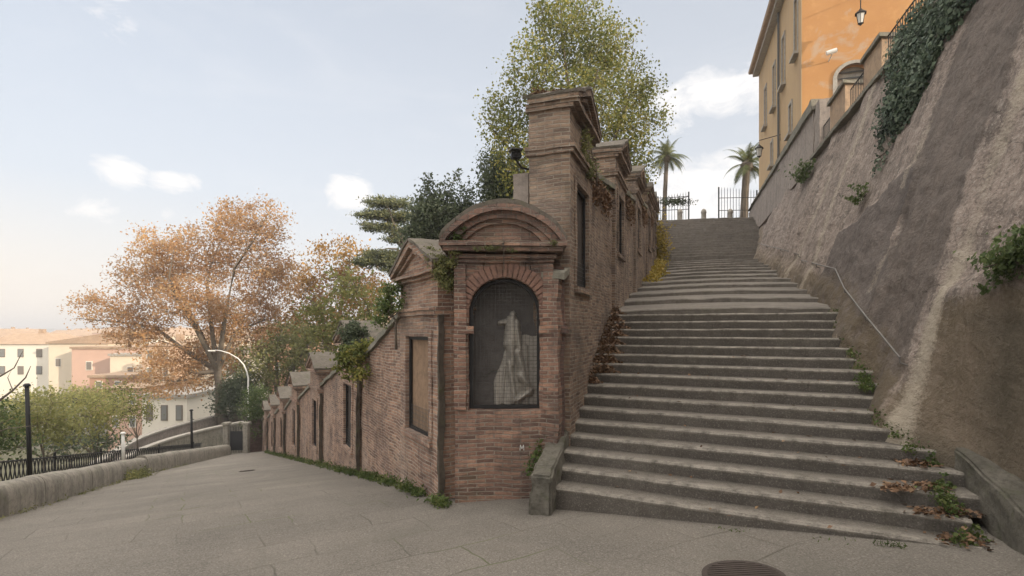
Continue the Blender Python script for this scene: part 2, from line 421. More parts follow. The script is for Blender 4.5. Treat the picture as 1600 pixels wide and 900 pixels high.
# ------------------------------------------------------------------ staircase
LX = {1:.457,2:.54,3:.63,4:.72,5:.81,6:.90,7:.98,8:1.06}
def left_pt(n):
    y = 6.1+.301*n
    return Vector((LX.get(n, up_x(y)+.02), y, 0))
RXm = {1:3.98,2:4.0,3:4.09,4:4.2,5:4.26,6:4.27,7:4.36,8:4.47,9:4.58,10:4.72,11:4.87,12:5.0,13:5.12,14:5.24,15:5.36,16:5.5}
def right_pt(n): return Vector((RXm[n], 4.22+.315*n, 0))
st = root('staircase', 'long worn grey stone staircase climbing between brick wall and battered wall', 'staircase', (2.2,5.5,-1.95))
def step(Ln, Rn, Lb, Rb, zt, zb, zback=None, crown=0.0, ext=(.12,.35), wear_light=.012, seg=36, mt='step'):
    """one stone step: nose line Ln-Rn, back line Lb-Rb"""
    if zback is None: zback = zt
    d = (Rn-Ln).normalized(); e = (Rb-Lb).normalized()
    a0 = Ln-d*ext[0]; a1 = Rn+d*ext[1]; b0 = Lb-e*ext[0]; b1 = Rb+e*ext[1]
    m = MB(); rows = []
    s = zt*37.1
    for i in range(seg+1):
        f = i/seg; a = a0.lerp(a1,f); bk = b0.lerp(b1,f)
        nrm = (bk-a).normalized(); c = crown*math.sin(math.pi*min(1,max(0,f)))
        w = wear_light*(nz(a.x*1.7+s,a.y*1.7,s,1)+.7*nz(a.x*6+s,a.y*6,s,1))
        q = wear_light*.7*nz(a.x*2.1,s,a.y,1)
        chip = max(0, nz(a.x*4+s*2,s,0,1)-.35)*.05
        fr = a+nrm*(w+chip)
        rows.append([(fr.x+nrm.x*.012,fr.y+nrm.y*.012,zb+c),(fr.x+nrm.x*.004,fr.y+nrm.y*.004,zt-.05+q+c),(fr.x,fr.y,zt-.022+q+c-chip*.3),
                     (fr.x+nrm.x*.02,fr.y+nrm.y*.02,zt+q+c-chip*.3),(bk.x*.5+fr.x*.5,bk.y*.5+fr.y*.5,(zt+zback)/2+c-.006+wear_light*.4*nz(a.x*2,a.y*2,s+4,1)),(bk.x+nrm.x*.06,bk.y+nrm.y*.06,zback+c),(bk.x+nrm.x*.06,bk.y+nrm.y*.06,zb+c)])
    m.grid(rows)
    m.add([rows[0][k] for k in range(7)], [tuple(range(7))]); m.add([rows[-1][k] for k in range(7)], [tuple(range(6,-1,-1))])
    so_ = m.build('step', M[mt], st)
    wa = so_.data.attributes.new('wear_light', 'FLOAT', 'POINT')
    pat = ([0,.25,.95,1.0,.55,.05,0])*(seg+1); pat += [0]*(len(so_.data.vertices)-len(pat)); wa.data.foreach_set('value', pat)  # pale nose, dark riser and back: foot wear plus painted light
prev = None
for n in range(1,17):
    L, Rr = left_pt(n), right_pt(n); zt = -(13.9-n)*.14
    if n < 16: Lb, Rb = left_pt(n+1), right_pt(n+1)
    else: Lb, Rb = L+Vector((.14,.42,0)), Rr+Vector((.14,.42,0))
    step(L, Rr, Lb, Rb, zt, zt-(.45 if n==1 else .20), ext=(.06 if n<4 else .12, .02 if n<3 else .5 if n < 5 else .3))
for k in range(0,12):
    y = 11.3+1.40*k; z = stair_z(y)
    L = Vector((up_x(y),y,0)); Rr = Vector((wall_x(y-1.6,z),y-1.6,0))
    y2 = y+1.40; L2 = Vector((up_x(y2),y2,0)); R2 = Vector((wall_x(y2-1.6,z+.26),y2-1.6,0))
    step(L, Rr, L2, R2, z, z-.4, zback=stair_z(y2)-.085, crown=.05, wear_light=.035, ext=(.15,.3), mt='ramp_step')
for k in range(18):
    y = 28.2+.36*k; z = 3.48+.18*(k+1)
    L = Vector((up_x(y)-.9,y,0)); Rr = Vector((wall_x(y-1.3,z),y-1.3,0))
    step(L, Rr, L+Vector((.1,.36,0)), Rr+Vector((.1,.36,0)), z, z-.3, wear_light=.06, ext=(.15,.3), seg=40, mt='ramp_step')

# kerb on the left of the stairs: upright block and sloping slab
k = root('stair_kerb', 'mossy stone kerb block and sloping slab at the left foot of the stairs', 'kerb', (.3,6.3,-2.1))
m = MB(); m.hexa([(.20,6.2,-2.3),(.44,6.10,-2.3),(.52,6.45,-2.3),(.29,6.53,-2.3)], [(.20,6.22,-1.62),(.43,6.12,-1.62),(.50,6.42,-1.56),(.28,6.5,-1.56)])
m.build('end_block', M['kerb'], k, rough=.035, cut=.05, bevel=.025)
m = MB(); m.hexa([(.27,6.44,-2.2),(.49,6.36,-2.2),(.80,7.42,-1.8),(.62,7.48,-1.8)], [(.27,6.44,-1.57),(.49,6.36,-1.57),(.79,7.42,-1.27),(.62,7.48,-1.27)])
m.build('sloping_slab', M['kerb'], k, rough=.03, cut=.06, bevel=.018)
# kerb on the right
k = root('low_stone_kerb', 'dark low stone kerb at the right foot of the stairs below the battered wall', 'kerb', (4.3,4.4,-1.8))
m = MB(); m.hexa([(4.03,4.30,-2.1),(4.75,4.1,-2.1),(4.85,5.3,-1.6),(4.42,5.5,-1.6)], [(4.05,4.32,-1.50),(4.75,4.12,-1.50),(4.85,5.4,-1.17),(4.44,5.6,-1.17)])
m.build('kerb_block', M['kerb'], k, rough=.03, cut=.06, bevel=.025)

# ------------------------------------------------------------------ chapels (aedicules) on both brick walls
def frame_fn(cx, cy, U, N):
    def f(u, w, z): return (cx+U.x*u+N.x*w, cy+U.y*u+N.y*w, z)
    return f
def fbox(m, f, u0, u1, w0, w1, z0, z1, z1b=None):
    """box in a wall frame; z1b gives a different top height at the u1 end"""
    if z1b is None: z1b = z1
    m.hexa([f(u0,w0,z0),f(u1,w0,z0),f(u1,w1,z0),f(u0,w1,z0)], [f(u0,w0,z1),f(u1,w0,z1b),f(u1,w1,z1b),f(u0,w1,z1)])
def chapel(name, label, group, cx, cy, U, N, z0, sill, top, apex, half, oh, depth, mb, proj, det, panel, string_gap=.30, eave_over=.10, seed=0):
    f = frame_fn(cx, cy, U, N); rt = root(name, label, 'chapel', f(0,0,z0+.2), group)
    eave = apex-half*.52-.04
    cor = eave-.10; st_z = top+string_gap
    ck = .16 if det else .45
    rg = .016 if det else .022
    m = MB()
    fbox(m,f,-half,-oh,-depth,proj,z0,top); fbox(m,f,oh,half,-depth,proj,z0,top)
    fbox(m,f,-oh,oh,-depth,proj,z0,sill); fbox(m,f,-half,half,-depth,proj,top,cor)
    fbox(m,f,-oh,oh,-depth,-depth+.12,sill,top)
    m.build('body', M[mb], rt, rough=rg, cut=ck)
    m = MB()      # sill slab and surround
    fbox(m,f,-oh-.14,oh+.14,proj+.002,proj+.05,sill-.09,sill-.01)
    fbox(m,f,-oh-.13,-oh-.01,proj+.002,proj+.018,sill,top+.10); fbox(m,f,oh+.01,oh+.13,proj+.002,proj+.018,sill,top+.10)
    fbox(m,f,-oh-.01,oh+.01,proj+.002,proj+.019,top+.003,top+.103)
    m.build('surround', M[mb], rt, rough=rg*.7, cut=ck)
    m = MB()      # string course and cornice, stepped
    fbox(m,f,-half-.03,half+.03,-depth-.03,proj+.045,st_z,st_z+.06)
    fbox(m,f,-half-.045,half+.045,-depth-.04,proj+.07,st_z+.062,st_z+.11)
    fbox(m,f,-half-.04,half+.04,-depth-.04,proj+.05,cor,cor+.05)
    fbox(m,f,-half-eave_over,half+eave_over,-depth-eave_over*.7,proj+.12,cor+.052,eave)
    m.build('cornice', M[mb], rt, rough=rg*.8, cut=ck)
    m = MB()      # pediment
    q = eave+.002
    m.prism([f(-half-.02,proj+.02,q), f(half+.02,proj+.02,q), f(0,proj+.02,apex-.09)], Vector(N)*-(depth+proj))
    m.build('pediment', M[mb], rt, rough=rg*.7, cut=ck)
    m = MB(); e = half+eave_over+.03       # raking cornice + roof slabs
    for sg in (-1,1):
        a = [f(sg*e,proj+.13,q-.01), f(sg*e,proj+.13,q+.07), f(sg*.001,proj+.13,apex), f(sg*.001,proj+.13,apex-.10)]
        m.prism(a, Vector(N)*-(depth+.2))
        a = [f(sg*(e-.12),proj+.07,q-.005), f(sg*(e-.12),proj+.07,q+.035), f(sg*.001,proj+.07,apex-.135), f(sg*.001,proj+.07,apex-.19)]
        m.prism(a, Vector(N)*-(.1))
    m.build('raking_cornice', M[mb], rt, rough=rg*.6, cut=ck)
    m = MB()
    for sg in (-1,1):
        a = [f(sg*(e+.012),proj+.15,q+.052), f(sg*(e+.02),proj+.15,q+.098), f(sg*.001,proj+.15,apex+.045), f(sg*.001,proj+.15,apex+.002)]
        m.prism(a, Vector(N)*-(depth+.28))
    m.build('roof', M['roofstone'], rt, rough=.025, cut=ck)
    m = MB(); fbox(m,f,-oh+.01,oh-.01,proj-.11,proj-.08,sill+.01,top-.01)
    m.build('painted_panel', M[panel], rt)
    m = MB(); w = proj-.035
    for a in (-oh+.002, oh-.05): fbox(m,f,a,a+.048,w-.03,w,sill+.002,top-.002)
    fbox(m,f,-oh+.05,oh-.05,w-.03,w-.001,sill+.002,sill+.045); fbox(m,f,-oh+.05,oh-.05,w-.03,w-.001,top-.047,top-.003)
    fr = m.build('frame', M['iron'], rt)
    if mb == 'brick_low':
        m = MB(); fbox(m,f,-half-.05,-half-.001,proj-.07,proj+.008,z0,st_z-.01)  # thin dark strip down the near end of the body
        m.build('dark_edge', M['dark_strip'], rt, rough=.03, cut=.12)
    if det:
        m = MB(); nu = int(oh*2/.06); nv = int((top-sill)/.06)
        for i in range(1,nu): fbox(m,f,-oh+2*oh*i/nu-.002,-oh+2*oh*i/nu+.002,w-.02,w-.016,sill+.03,sill+.36)
        for i in range(1,7): z = sill+(top-sill)*i/nv; fbox(m,f,-oh+.04,oh-.04,w-.016,w-.012,z-.002,z+.002)
        m.build('wire_grille', M['iron_grey'], fr)
    return rt, f, eave
APX = [1.27,.16,-.70,-1.62,-2.6,-3.45,-4.3]; YC = [8.0,12.25,16.4,20.8,25.0,29.2,33.3]
LOWL = ['pedimented brick chapel with pale plant tufts on its roof next to the arched niche',
        'brick chapel overgrown by a leafy ailanthus shrub, second down the ramp from the arched niche',
        'third brick chapel down the ramp from the arched niche, lichen on its gable roof',
        'fourth brick chapel down the ramp with a mossy stone roof',
        'fifth small brick chapel down the lower ramp wall',
        'sixth brick chapel down the lower ramp wall, last but one',
        'last and farthest brick chapel at the bottom of the ramp wall']
for i in range(7):
    yc = YC[i]; x = low_x(yc); sill = APX[i]-2.75
    chapel('wall_chapel', LOWL[i], 'chapels down the lower ramp wall', x, yc, U_LOW, N_LOW, ramp_z(x,yc)-1.0, sill, sill+1.38, APX[i],
           .84, .50 if i == 0 else .40, .55, 'brick_low', .10, i < 2, 'panel' if i == 0 else 'panel_dark')
UPD = [(8.05,.60,2.02,3.46),(12.1,1.62,2.85,4.08),(15.9,2.25,3.42,4.64),(19.6,2.85,3.98,5.17),(23.4,3.45,4.55,5.75),(27.2,4.1,5.2,6.4)]
UPL = ['tall brick chapel tower rising behind the arched niche, dry leaves on its roof',
       'second brick chapel up the stairs with tall grass growing beside it',
       'third brick chapel up the stairs with a lichened gable',
       'fourth brick chapel up the stairs along the upper wall',
       'fifth brick chapel up the stairs, last but one',
       'farthest brick chapel at the head of the stairs']
for i, (yc, sill, top, apex) in enumerate(UPD):
    x = up_x(yc)
    chapel('stair_chapel', UPL[i], 'chapels up the stair wall', x, yc, U_UP, N_UP, stair_z(yc)-.7, sill, top, apex,
           .80, .42, .50, 'brick_up', .07, i < 1, 'panel_dark', string_gap=.30, eave_over=.05)
# lower brick wall: one bay between each pair of chapels
lw = root('lower_brick_wall', 'long weathered red brick wall stepping down beside the ramp', 'wall', (-5,14.5,-3.5))
uw = root('stair_brick_wall', 'tall brown brick wall climbing along the left of the stairs', 'wall', (3,14,.8))
def bay(parent, x0, y0, x1, y1, N, z0, t0, t1, mt, cop=True, th=.4, ck=.3):
    L = Vector((x1-x0,y1-y0,0)); ln = L.length; U = L.normalized()
    f = frame_fn(x0, y0, U, N); m = MB()
    m.hexa([f(0,-th,z0),f(ln,-th,z0-.0),f(ln,0,z0-.0),f(0,0,z0)], [f(0,-th,t0),f(ln,-th,t1),f(ln,0,t1),f(0,0,t0)])
    m.build('brick_bay', M[mt], parent, rough=.028, cut=ck)
    if cop:
        m = MB(); m.hexa([f(0,-th-.06,t0+.002),f(ln,-th-.06,t1+.002),f(ln,.07,t1+.002),f(0,.07,t0+.002)], [f(0,-th-.06,t0+.09),f(ln,-th-.06,t1+.09),f(ln,.07,t1+.09),f(0,.07,t0+.09)])
        m.build('coping', M['coping'], parent, rough=.03, cut=.18)
for i in range(7):
    ya = YC[i]+.84/KL+.002; yb = (YC[i+1]-.84/KL-.002) if i < 6 else 37.0
    sa = APX[i]-2.75; sb = (APX[i+1]-2.75) if i < 6 else sa-.9
    bay(lw, low_x(ya), ya, low_x(yb), yb, N_LOW, ramp_z(low_x(yb),yb)-.6, sa+1.76, sb+1.86, 'brick_low', ck=.2 if i < 2 else .4)
for i in range(6):
    ya = UPD[i][0]+.80/KU+.002; yb = (UPD[i+1][0]-.80/KU-.002) if i < 5 else 33.0
    ta = UPD[i][1]+(1.85 if i == 0 else 1.55); tb = (UPD[i+1][1]+1.25) if i < 5 else 6.9
    bay(uw, up_x(ya), ya, up_x(yb), yb, N_UP, stair_z(ya)-.6, ta, tb, 'brick_up', ck=.25)
bay(uw, up_x(6.93), 6.93, up_x(8.05-.80/KU-.003), 8.05-.80/KU-.003, N_UP, -2.2, .62, .72, 'brick_niche', th=.25, ck=.15)

# ------------------------------------------------------------------ arched niche
nr = root('arched_niche', 'brick shrine with round arched pediment and caged relief facing the camera', 'shrine', (-.1,7.0,-2.1))
NX0, NX1, NY, ND = -.72, .50, 7.0, .95
cxn, hw, sp, sl = -.09, .455, .20, -1.01
m = MB()
m.box(((NX0+NX1)/2, NY+ND/2, (-2.4+sl)/2), (NX1-NX0, ND, sl+2.4))
def yb(x0,x1,z0,z1): m.box(((x0+x1)/2, NY+ND/2, (z0+z1)/2), (x1-x0, ND, z1-z0))
yb(NX0, cxn-hw, sl, .84); yb(cxn+hw, NX1, sl, .84)
n = 20                     # spandrel above the arch
arc = [(cxn+hw*math.cos(math.pi*i/n), sp+hw*math.sin(math.pi*i/n)) for i in range(n+1)]
for i in range(n):
    (xa,za),(xb,zb2) = arc[i], arc[i+1]
    m.hexa([(xb,NY,zb2),(xa,NY,za),(xa,NY+ND,za),(xb,NY+ND,zb2)], [(xb,NY,.84),(xa,NY,.84),(xa,NY+ND,.84),(xb,NY+ND,.84)])
m.build('body', M['brick_niche'], nr, rough=.014, cut=.12)
m = MB()                   # pilasters either side of the opening, stepped pier on the right
m.box((NX0+.07, NY-.024, -.09), (.15,.044,1.83)); m.box((NX1-.05, NY-.024, -.09), (.13,.044,1.83))
m.box((NX0+.14, NY-.03, -.0), (.20,.05,.09)); m.box((NX1-.07, NY-.03, 0), (.19,.05,.09))
m.build('pilasters', M['brick_niche'], nr, rough=.012, cut=.12)
m = MB(); m.box((NX1+.09, NY+.42, -.75),(.17,.6,3.1)); m.box((NX1+.10, NY+.36, .0),(.22,.62,.10))
m.build('side_pier', M['brick_dark'], nr, rough=.014, cut=.14)
m = MB()                   # brick voussoirs
for i in range(25):
    a0 = math.pi*(i+.06)/25; a1 = math.pi*(i+.94)/25; r0 = hw+.004; r1 = hw+.185+.012*nz(i,3,0,1.7)
    q = [(cxn+r*math.cos(a), sp+r*math.sin(a)) for r, a in ((r0,a0),(r1,a0),(r1,a1),(r0,a1))]
    m.prism([(x,NY-.02-.008*nz(i,0,0,2.3),z) for x,z in q], (0,.12,0))
m.build('arch_voussoirs', M['voussoir'], nr, rough=.010, bevel=.008)
m = MB()
m.box(((NX0+NX1)/2, NY+ND/2-.01, .865), (NX1-NX0+.05, ND+.05, .045)); m.box(((NX0+NX1)/2, NY+ND/2-.02, .915), (NX1-NX0+.11, ND+.1, .05))
m.box(((NX0+NX1)/2, NY+ND/2-.05, 1.0), (1.48, ND+.2, .055)); m.box(((NX0+NX1)/2, NY+ND/2-.07, 1.06), (1.58, ND+.24, .06))
m.build('cornice', M['brick_niche'], nr, rough=.014, cut=.12)
def segarc(cx, half, z0, rise, n=24):
    r = (half*half+rise*rise)/(2*rise); a = math.asin(half/r); zc = z0+rise-r
    return [(cx+r*math.sin(a-2*a*i/n), zc+r*math.cos(a-2*a*i/n)) for i in range(n+1)]
pc = (NX0+NX1)/2
def arcband(m, outer, inner, y0, dy):
    for i in range(len(outer)-1):
        (xa,za),(xb,zb2) = outer[i], outer[i+1]; (xc,zc),(xd,zd) = inner[i], inner[i+1]
        m.prism([(xa,y0,za),(xb,y0,zb2),(xd,y0,zd),(xc,y0,zc)], (0,dy,0))
m = MB(); arcband(m, segarc(pc,.79,1.092,.46), segarc(pc,.72,1.092,.385), NY-.17, 1.20)
m.build('arched_hood', M['brick_arch'], nr, rough=.012)
m = MB(); arcband(m, segarc(pc,.718,1.092,.383), segarc(pc,.60,1.092,.30), NY-.10, .5)
m.build('inner_arch_band', M['brick_arch'], nr, rough=.012)
m = MB(); arcband(m, segarc(pc,.598,1.092,.298), segarc(pc,.50,1.092,.24), NY-.05, .4)
m.build('lower_arch_band', M['brick_niche'], nr, rough=.01)
o_ = segarc(pc,.7,1.092,.37)
m = MB(); m.prism([(x,NY+.0,z) for x,z in o_], (0,.9,0)); m.build('tympanum', M['brick_niche'], nr, rough=.01)
m = MB(); arcband(m, segarc(pc,.795,1.145,.47), segarc(pc,.785,1.10,.455), NY-.16, 1.18)
m.build('hood_capping', M['roofstone'], nr, rough=.02)
# recess lining (back and soffit) and relief
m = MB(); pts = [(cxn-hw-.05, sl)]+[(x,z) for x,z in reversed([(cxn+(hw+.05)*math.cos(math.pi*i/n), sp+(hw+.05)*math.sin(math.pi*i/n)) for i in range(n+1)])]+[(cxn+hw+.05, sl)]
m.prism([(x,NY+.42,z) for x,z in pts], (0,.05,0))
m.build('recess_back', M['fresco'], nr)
# relief: draped figure fragment modelled as a height field
def relief_h(x, z):           # x 0..1 left to right, z 0..1 bottom to top of the recess
    h = 0.0; al = 0.0
    def cap(x0,z0,r0,x1,z1,r1,hh,fold=0.0,ff=30):
        nonlocal h
        dx, dz = x1-x0, z1-z0; t = max(0,min(1,((x-x0)*dx+(z-z0)*dz)/(dx*dx+dz*dz)))
        r = r0+(r1-r0)*t; sx = x-(x0+dx*t); sz = z-(z0+dz*t); d = math.hypot(sx*.62,sz)/r
        if d < 1:
            v = hh*math.sqrt(1-d*d); side = (sx*dz-sz*dx)/r
            v *= 1+fold*1.6*math.cos(side*6.5+t*2.5)
            h = max(h, v)
    cap(.60,.67,.062,.585,.50,.070,.12,.06)
    cap(.625,.735,.030,.615,.70,.034,.10)
    cap(.57,.675,.030,.41,.665,.018,.08)
    cap(.585,.50,.055,.575,.33,.050,.10,.22)
    cap(.57,.33,.045,.60,.05,.060,.085,.25)
    cap(.50,.30,.022,.42,.03,.045,.05,.25)
    cap(.68,.66,.034,.70,.40,.046,.12,.22)
    cap(.70,.42,.044,.765,.22,.052,.13,.24)
    cap(.755,.24,.046,.87,.12,.044,.13,.2)
    cap(.70,.05,.030,.90,.10,.034,.11,.2)
    if x > .32 and x < .86 and z < .50-1.5*abs(min(0,x-.54))-.1*max(0,x-.6)+.012*math.sin(x*40):
        h = max(h, .035+.012*math.sin(x*38+5*z)+.01*nz(x*9,z*9,1,1))
    if x > .77 and z < .56+.03*nz(x*8,1,1,1): h = max(h, .016+.01*nz(x*7,z*7,5,1))
    return h
m = MB(); rows = []; NXr, NZr = 110, 170; keep = {}
gx = lambda i: cxn-hw+.03+(2*hw-.06)*i/NXr
gz = lambda j: sl+.02+1.62*j/NZr
H = [[relief_h(i/NXr, j/NZr) for i in range(NXr+1)] for j in range(NZr+1)]
idx = {}
for j in range(NZr+1):
    for i in range(NXr+1):
        near = max(H[min(NZr,max(0,j+b_))][min(NXr,max(0,i+a_))] for a_ in (-1,0,1) for b_ in (-1,0,1))
        if near > 0:
            idx[(i,j)] = len(m.v); m.v.append((gx(i), NY+.422-H[j][i]*1.5-.004*abs(nz(i*.3,j*.3,0,1)), gz(j)))
for (i,j) in list(idx):
    q = [(i,j),(i+1,j),(i+1,j+1),(i,j+1)]
    if all(k_ in idx for k_ in q): m.f.append(tuple(idx[k_] for k_ in q))
m.build('relief_figure', M['relief'], nr, smooth=True, recalc=False)
# caged front
m = MB(); Y0 = NY+.07
op = [(cxn-hw+.002, sl+.004)]+[(cxn-(hw-.002)*math.cos(math.pi*i/n), sp+(hw-.002)*math.sin(math.pi*i/n)) for i in range(n+1)]+[(cxn+hw-.002, sl+.004)]
ip = [(cxn-hw+.045, sl+.05)]+[(cxn-(hw-.045)*math.cos(math.pi*i/n), sp+(hw-.045)*math.sin(math.pi*i/n)) for i in range(n+1)]+[(cxn+hw-.045, sl+.05)]
for i in range(len(op)):
    j = (i+1)%len(op)
    m.prism([(op[i][0],Y0,op[i][1]),(op[j][0],Y0,op[j][1]),(ip[j][0],Y0,ip[j][1]),(ip[i][0],Y0,ip[i][1])], (0,.035,0))
gf = m.build('iron_frame', M['iron'], nr)
m = MB()
def lim(x): return sp+math.sqrt(max(0,(hw-.03)**2-(x-cxn)**2))
for i in range(1,19):
    x = cxn-hw+2*hw*i/19; m.box((x,Y0+.02,(sl+.03+lim(x))/2),(.0042,.004,lim(x)-sl-.03))
for j in range(1,36):
    z = sl+j*.0475
    if z > sp+hw-.05: break
    w = (hw-.03) if z < sp else math.sqrt(max(0,(hw-.03)**2-(z-sp)**2))
    m.box((cxn,Y0+.0245,z),(2*w,.004,.0042))
m.build('wire_grille', M['iron_grey'], gf)
m = MB()
for a_, b_ in (((.10,-1.52),(.105,-1.45)),((.105,-1.45),(.125,-1.50)),((.125,-1.50),(.145,-1.45)),((.145,-1.45),(.15,-1.52))):
    m.tube([(a_[0],NY-.012,a_[1]),(b_[0],NY-.012,b_[1])], .004, 6)
m.build('chalk_scribble', M['white_metal'], nr)
# ------------------------------------------------------------------ battered retaining wall on the right
t = NT('rough_retaining_wall'); p = t.pos()
def att(n): return t.n('ShaderNodeAttribute', attribute_name=n).outputs['Fac']
n1 = t.noise(p,.7,6,.62,.5); n2 = t.noise(p,3.5,7,.72,.2); n3 = t.noise(p,24,4,.75); n4 = t.noise(p,90,2,.6)
sm = t.n('ShaderNodeMapping', {'Vector': p, 'Scale': (3.2,3.2,.3)}).outputs[0]; ns = t.noise(sm,1.3,7,.68,.15)
col = t.mix(t.ramp(n1,.32,.68), (.44,.355,.30), (.33,.265,.225))
col = t.mix(t.ramp(ns,.48,.66,0,.75), col, (.135,.115,.10))
col = t.mix(t.ramp(ns,.46,.3,0,.4), col, (.44,.38,.33))
col = t.mix(t.ramp(n2,.47,.66,0,.7), col, (.17,.14,.12))
col = t.mix(t.ramp(n3,.53,.68,0,.7), col, (.56,.49,.43)); col = t.mix(t.ramp(n3,.47,.32,0,.65), col, (.12,.10,.09))
s2 = t.n('ShaderNodeMapping', {'Vector': p, 'Scale': (14,14,1.2)}).outputs[0]; nf = t.noise(s2,1.2,6,.7,.1)
col = t.mix(t.ramp(nf,.53,.72,0,.6), col, (.13,.11,.10)); col = t.mix(t.ramp(nf,.47,.3,0,.35), col, (.54,.45,.39))
cr_ = t.n('ShaderNodeTexVoronoi', {'Vector': t.n('ShaderNodeVectorMath', {0: p, 1: t.n('ShaderNodeVectorMath', {0: t.n('ShaderNodeTexNoise', {'Vector': p, 'Scale': 2.5, 'Detail': 5.0}).outputs['Color'], 'Scale': .6}, operation='SCALE').outputs[0]}, operation='ADD').outputs[0], 'Scale': 1.6}, feature='DISTANCE_TO_EDGE').outputs['Distance']
col = t.mix(t.math('MULTIPLY', t.ramp(cr_,.02,.0), t.ramp(n1,.45,.6,0,.8)), col, (.07,.06,.05))
stv = t.n('ShaderNodeTexVoronoi', {'Vector': p, 'Scale': 7.0, 'Randomness': 1.0}, feature='F1')
col = t.mix(t.math('MULTIPLY', t.ramp(stv.outputs['Distance'],.34,.2), t.ramp(n2,.5,.42)), col, (.42,.36,.31))
dk = t.math('ADD', att('dark'), t.math('MULTIPLY', t.math('SUBTRACT', n2, .5), 1.2))
col = t.mix(t.math('MULTIPLY', t.ramp(dk,.32,.62), .68), col, (.125,.105,.092))
cm = t.math('ADD', att('cement'), t.math('MULTIPLY', t.math('SUBTRACT', n1, .5), .5))
col = t.mix(t.ramp(cm,.45,.6,0,.75), col, (.14,.12,.11))
ms = t.math('ADD', att('moss'), t.math('MULTIPLY', t.math('SUBTRACT', n2, .5), 1.6))
col = t.mix(t.ramp(ms,.4,.8,0,.68), col, (.17,.13,.078))
ms2 = t.math('ADD', att('damp'), t.math('MULTIPLY', t.math('SUBTRACT', n1, .5), 2.0))
col = t.mix(t.ramp(ms2,.5,1.1,0,.55), col, (.09,.08,.06))
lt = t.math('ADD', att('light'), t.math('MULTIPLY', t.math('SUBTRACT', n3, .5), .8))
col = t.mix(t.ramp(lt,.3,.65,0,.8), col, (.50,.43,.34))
h = t.math('ADD', t.math('ADD', t.math('MULTIPLY', n2,1.3), t.math('MULTIPLY', n3,.8)), t.math('SUBTRACT', t.math('MULTIPLY', n4,.3), t.math('MULTIPLY', stv.outputs['Distance'], .5)))
M['bigwall'] = t.out(col, .95, h, 1.0, .07)
def sst(a, b, x):
    q = max(0.0, min(1.0, (x-a)/(b-a))); return q*q*(3-2*q)
def wall_d(y, z):
    """how far the wall stands out of its plane"""
    d = -.09+.13*nz(y,z*.35,3,.33)+.06*nz(y,z*.5,8,1.2)+.028*nz(y,z,5,3.6)+.016*nz(y,z,2,9)+.035*nz(y*4.2,z*.55,7,1)+.02*abs(nz(y*2.2,z*2.6,3,1))+.008*nz(y,z,2,22)
    d -= .12*sst(27,33,y)
    wv = .14*nz(z,4,0,.8)
    led = .55+.25*nz(y,0,0,1.5)-.12*(y-4.5)
    d -= .12*(1-sst(6.02,6.35,y+wv))*sst(led,led+.3,z)
    kq = (1-sst(5.7,6.35,y+wv))*(1-sst(led-.05,led+.3,z))
    if kq > 0:
        xt = 4.40+.07*(z+1.4)+.10*(y-4.6)*(1 if y > 4.6 else .2)
        d = d*(1-kq*.6)-kq*(xt-.0-wall_x(y,z))/.93
    d += .075*sst(7.9,8.1,y+.4*nz(z,0,0,1))*(1-sst(11.6,12.0,y))*(1-sst(2.15,2.3,z-(y-10)*-.12+.2*nz(y,0,9,1)))
    for yy, a, w in ((7.75,.11,.5),(8.9,.07,.35),(13.2,.12,.6),(16.4,.12,.5),(19.8,.14,.7),(23.5,.15,.8)):
        d += a*math.exp(-((y+.35*nz(z,yy,0,.6)-yy)/w)**2)
    if z < stair_z(y+1.7)+.6: d += .12*(1-sst(0,.6,z-stair_z(y+1.7)))*(.6+nz(y,0,1,1.3))
    return d
NB = Vector((-1,.29,.35)).normalized()
wr = root('battered_retaining_wall', 'high rough battered retaining wall with stained plaster to the right of the stairs', 'wall', (7,10,-.5))
ys = [1.2]
while ys[-1] < 36.0: ys.append(ys[-1]*(1.008 if ys[-1] > 4 else 1.03))
NR = 190; m = MB(); rows = []; A = {k_: [] for k_ in ('dark','cement','moss','damp','light')}
for j in range(NR+1):
    row = []
    for y in ys:
        zb = min(stair_z(y+1.6)-.5, 6.2) if y > 4.5 else -2.3
        z = zb+(5.86-zb)*j/NR if y < 33 else zb+max(.2,(5.86-zb))*j/NR
        q = Vector((wall_x(y,z),y,z))+NB*wall_d(y,z); row.append(q)
        wv = .2*nz(z,4,0,.8)
        A['dark'].append(.85*sst(6.25,6.55,y+wv)*(1-sst(7.7,8.5,y+wv-.1*z))+.3*sst(14,16,y)*(1-sst(17,18,y)))
        A['cement'].append(sst(7.95,8.2,y+.4*nz(z,0,0,1))*(1-sst(11.5,11.9,y))*(1-sst(2.0,2.35,z+(y-10)*.12+.2*nz(y,0,9,1))))
        A['moss'].append((1-sst(5.9,6.4,y+wv))*(1-sst(.35,.8,z+.12*(y-4.5)))+.75*(1-sst(.1,1.1,z-stair_z(y+1.7))))
        A['damp'].append(.8*math.exp(-((y-5.3)/.55)**2)*(1-sst(.1,.5,z))+.7*(1-sst(0,.35,z-stair_z(y+1.7)-.1)))
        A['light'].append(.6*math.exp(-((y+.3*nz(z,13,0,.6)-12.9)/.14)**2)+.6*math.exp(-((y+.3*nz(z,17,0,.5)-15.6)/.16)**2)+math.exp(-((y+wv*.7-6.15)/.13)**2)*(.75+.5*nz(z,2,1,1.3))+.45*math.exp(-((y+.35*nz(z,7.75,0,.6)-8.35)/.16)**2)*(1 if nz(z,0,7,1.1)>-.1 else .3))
    rows.append(row)
m.grid(rows)
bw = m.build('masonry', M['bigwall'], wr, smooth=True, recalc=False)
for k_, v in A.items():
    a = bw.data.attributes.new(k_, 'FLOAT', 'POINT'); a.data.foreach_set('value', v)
m = MB(); rows = []
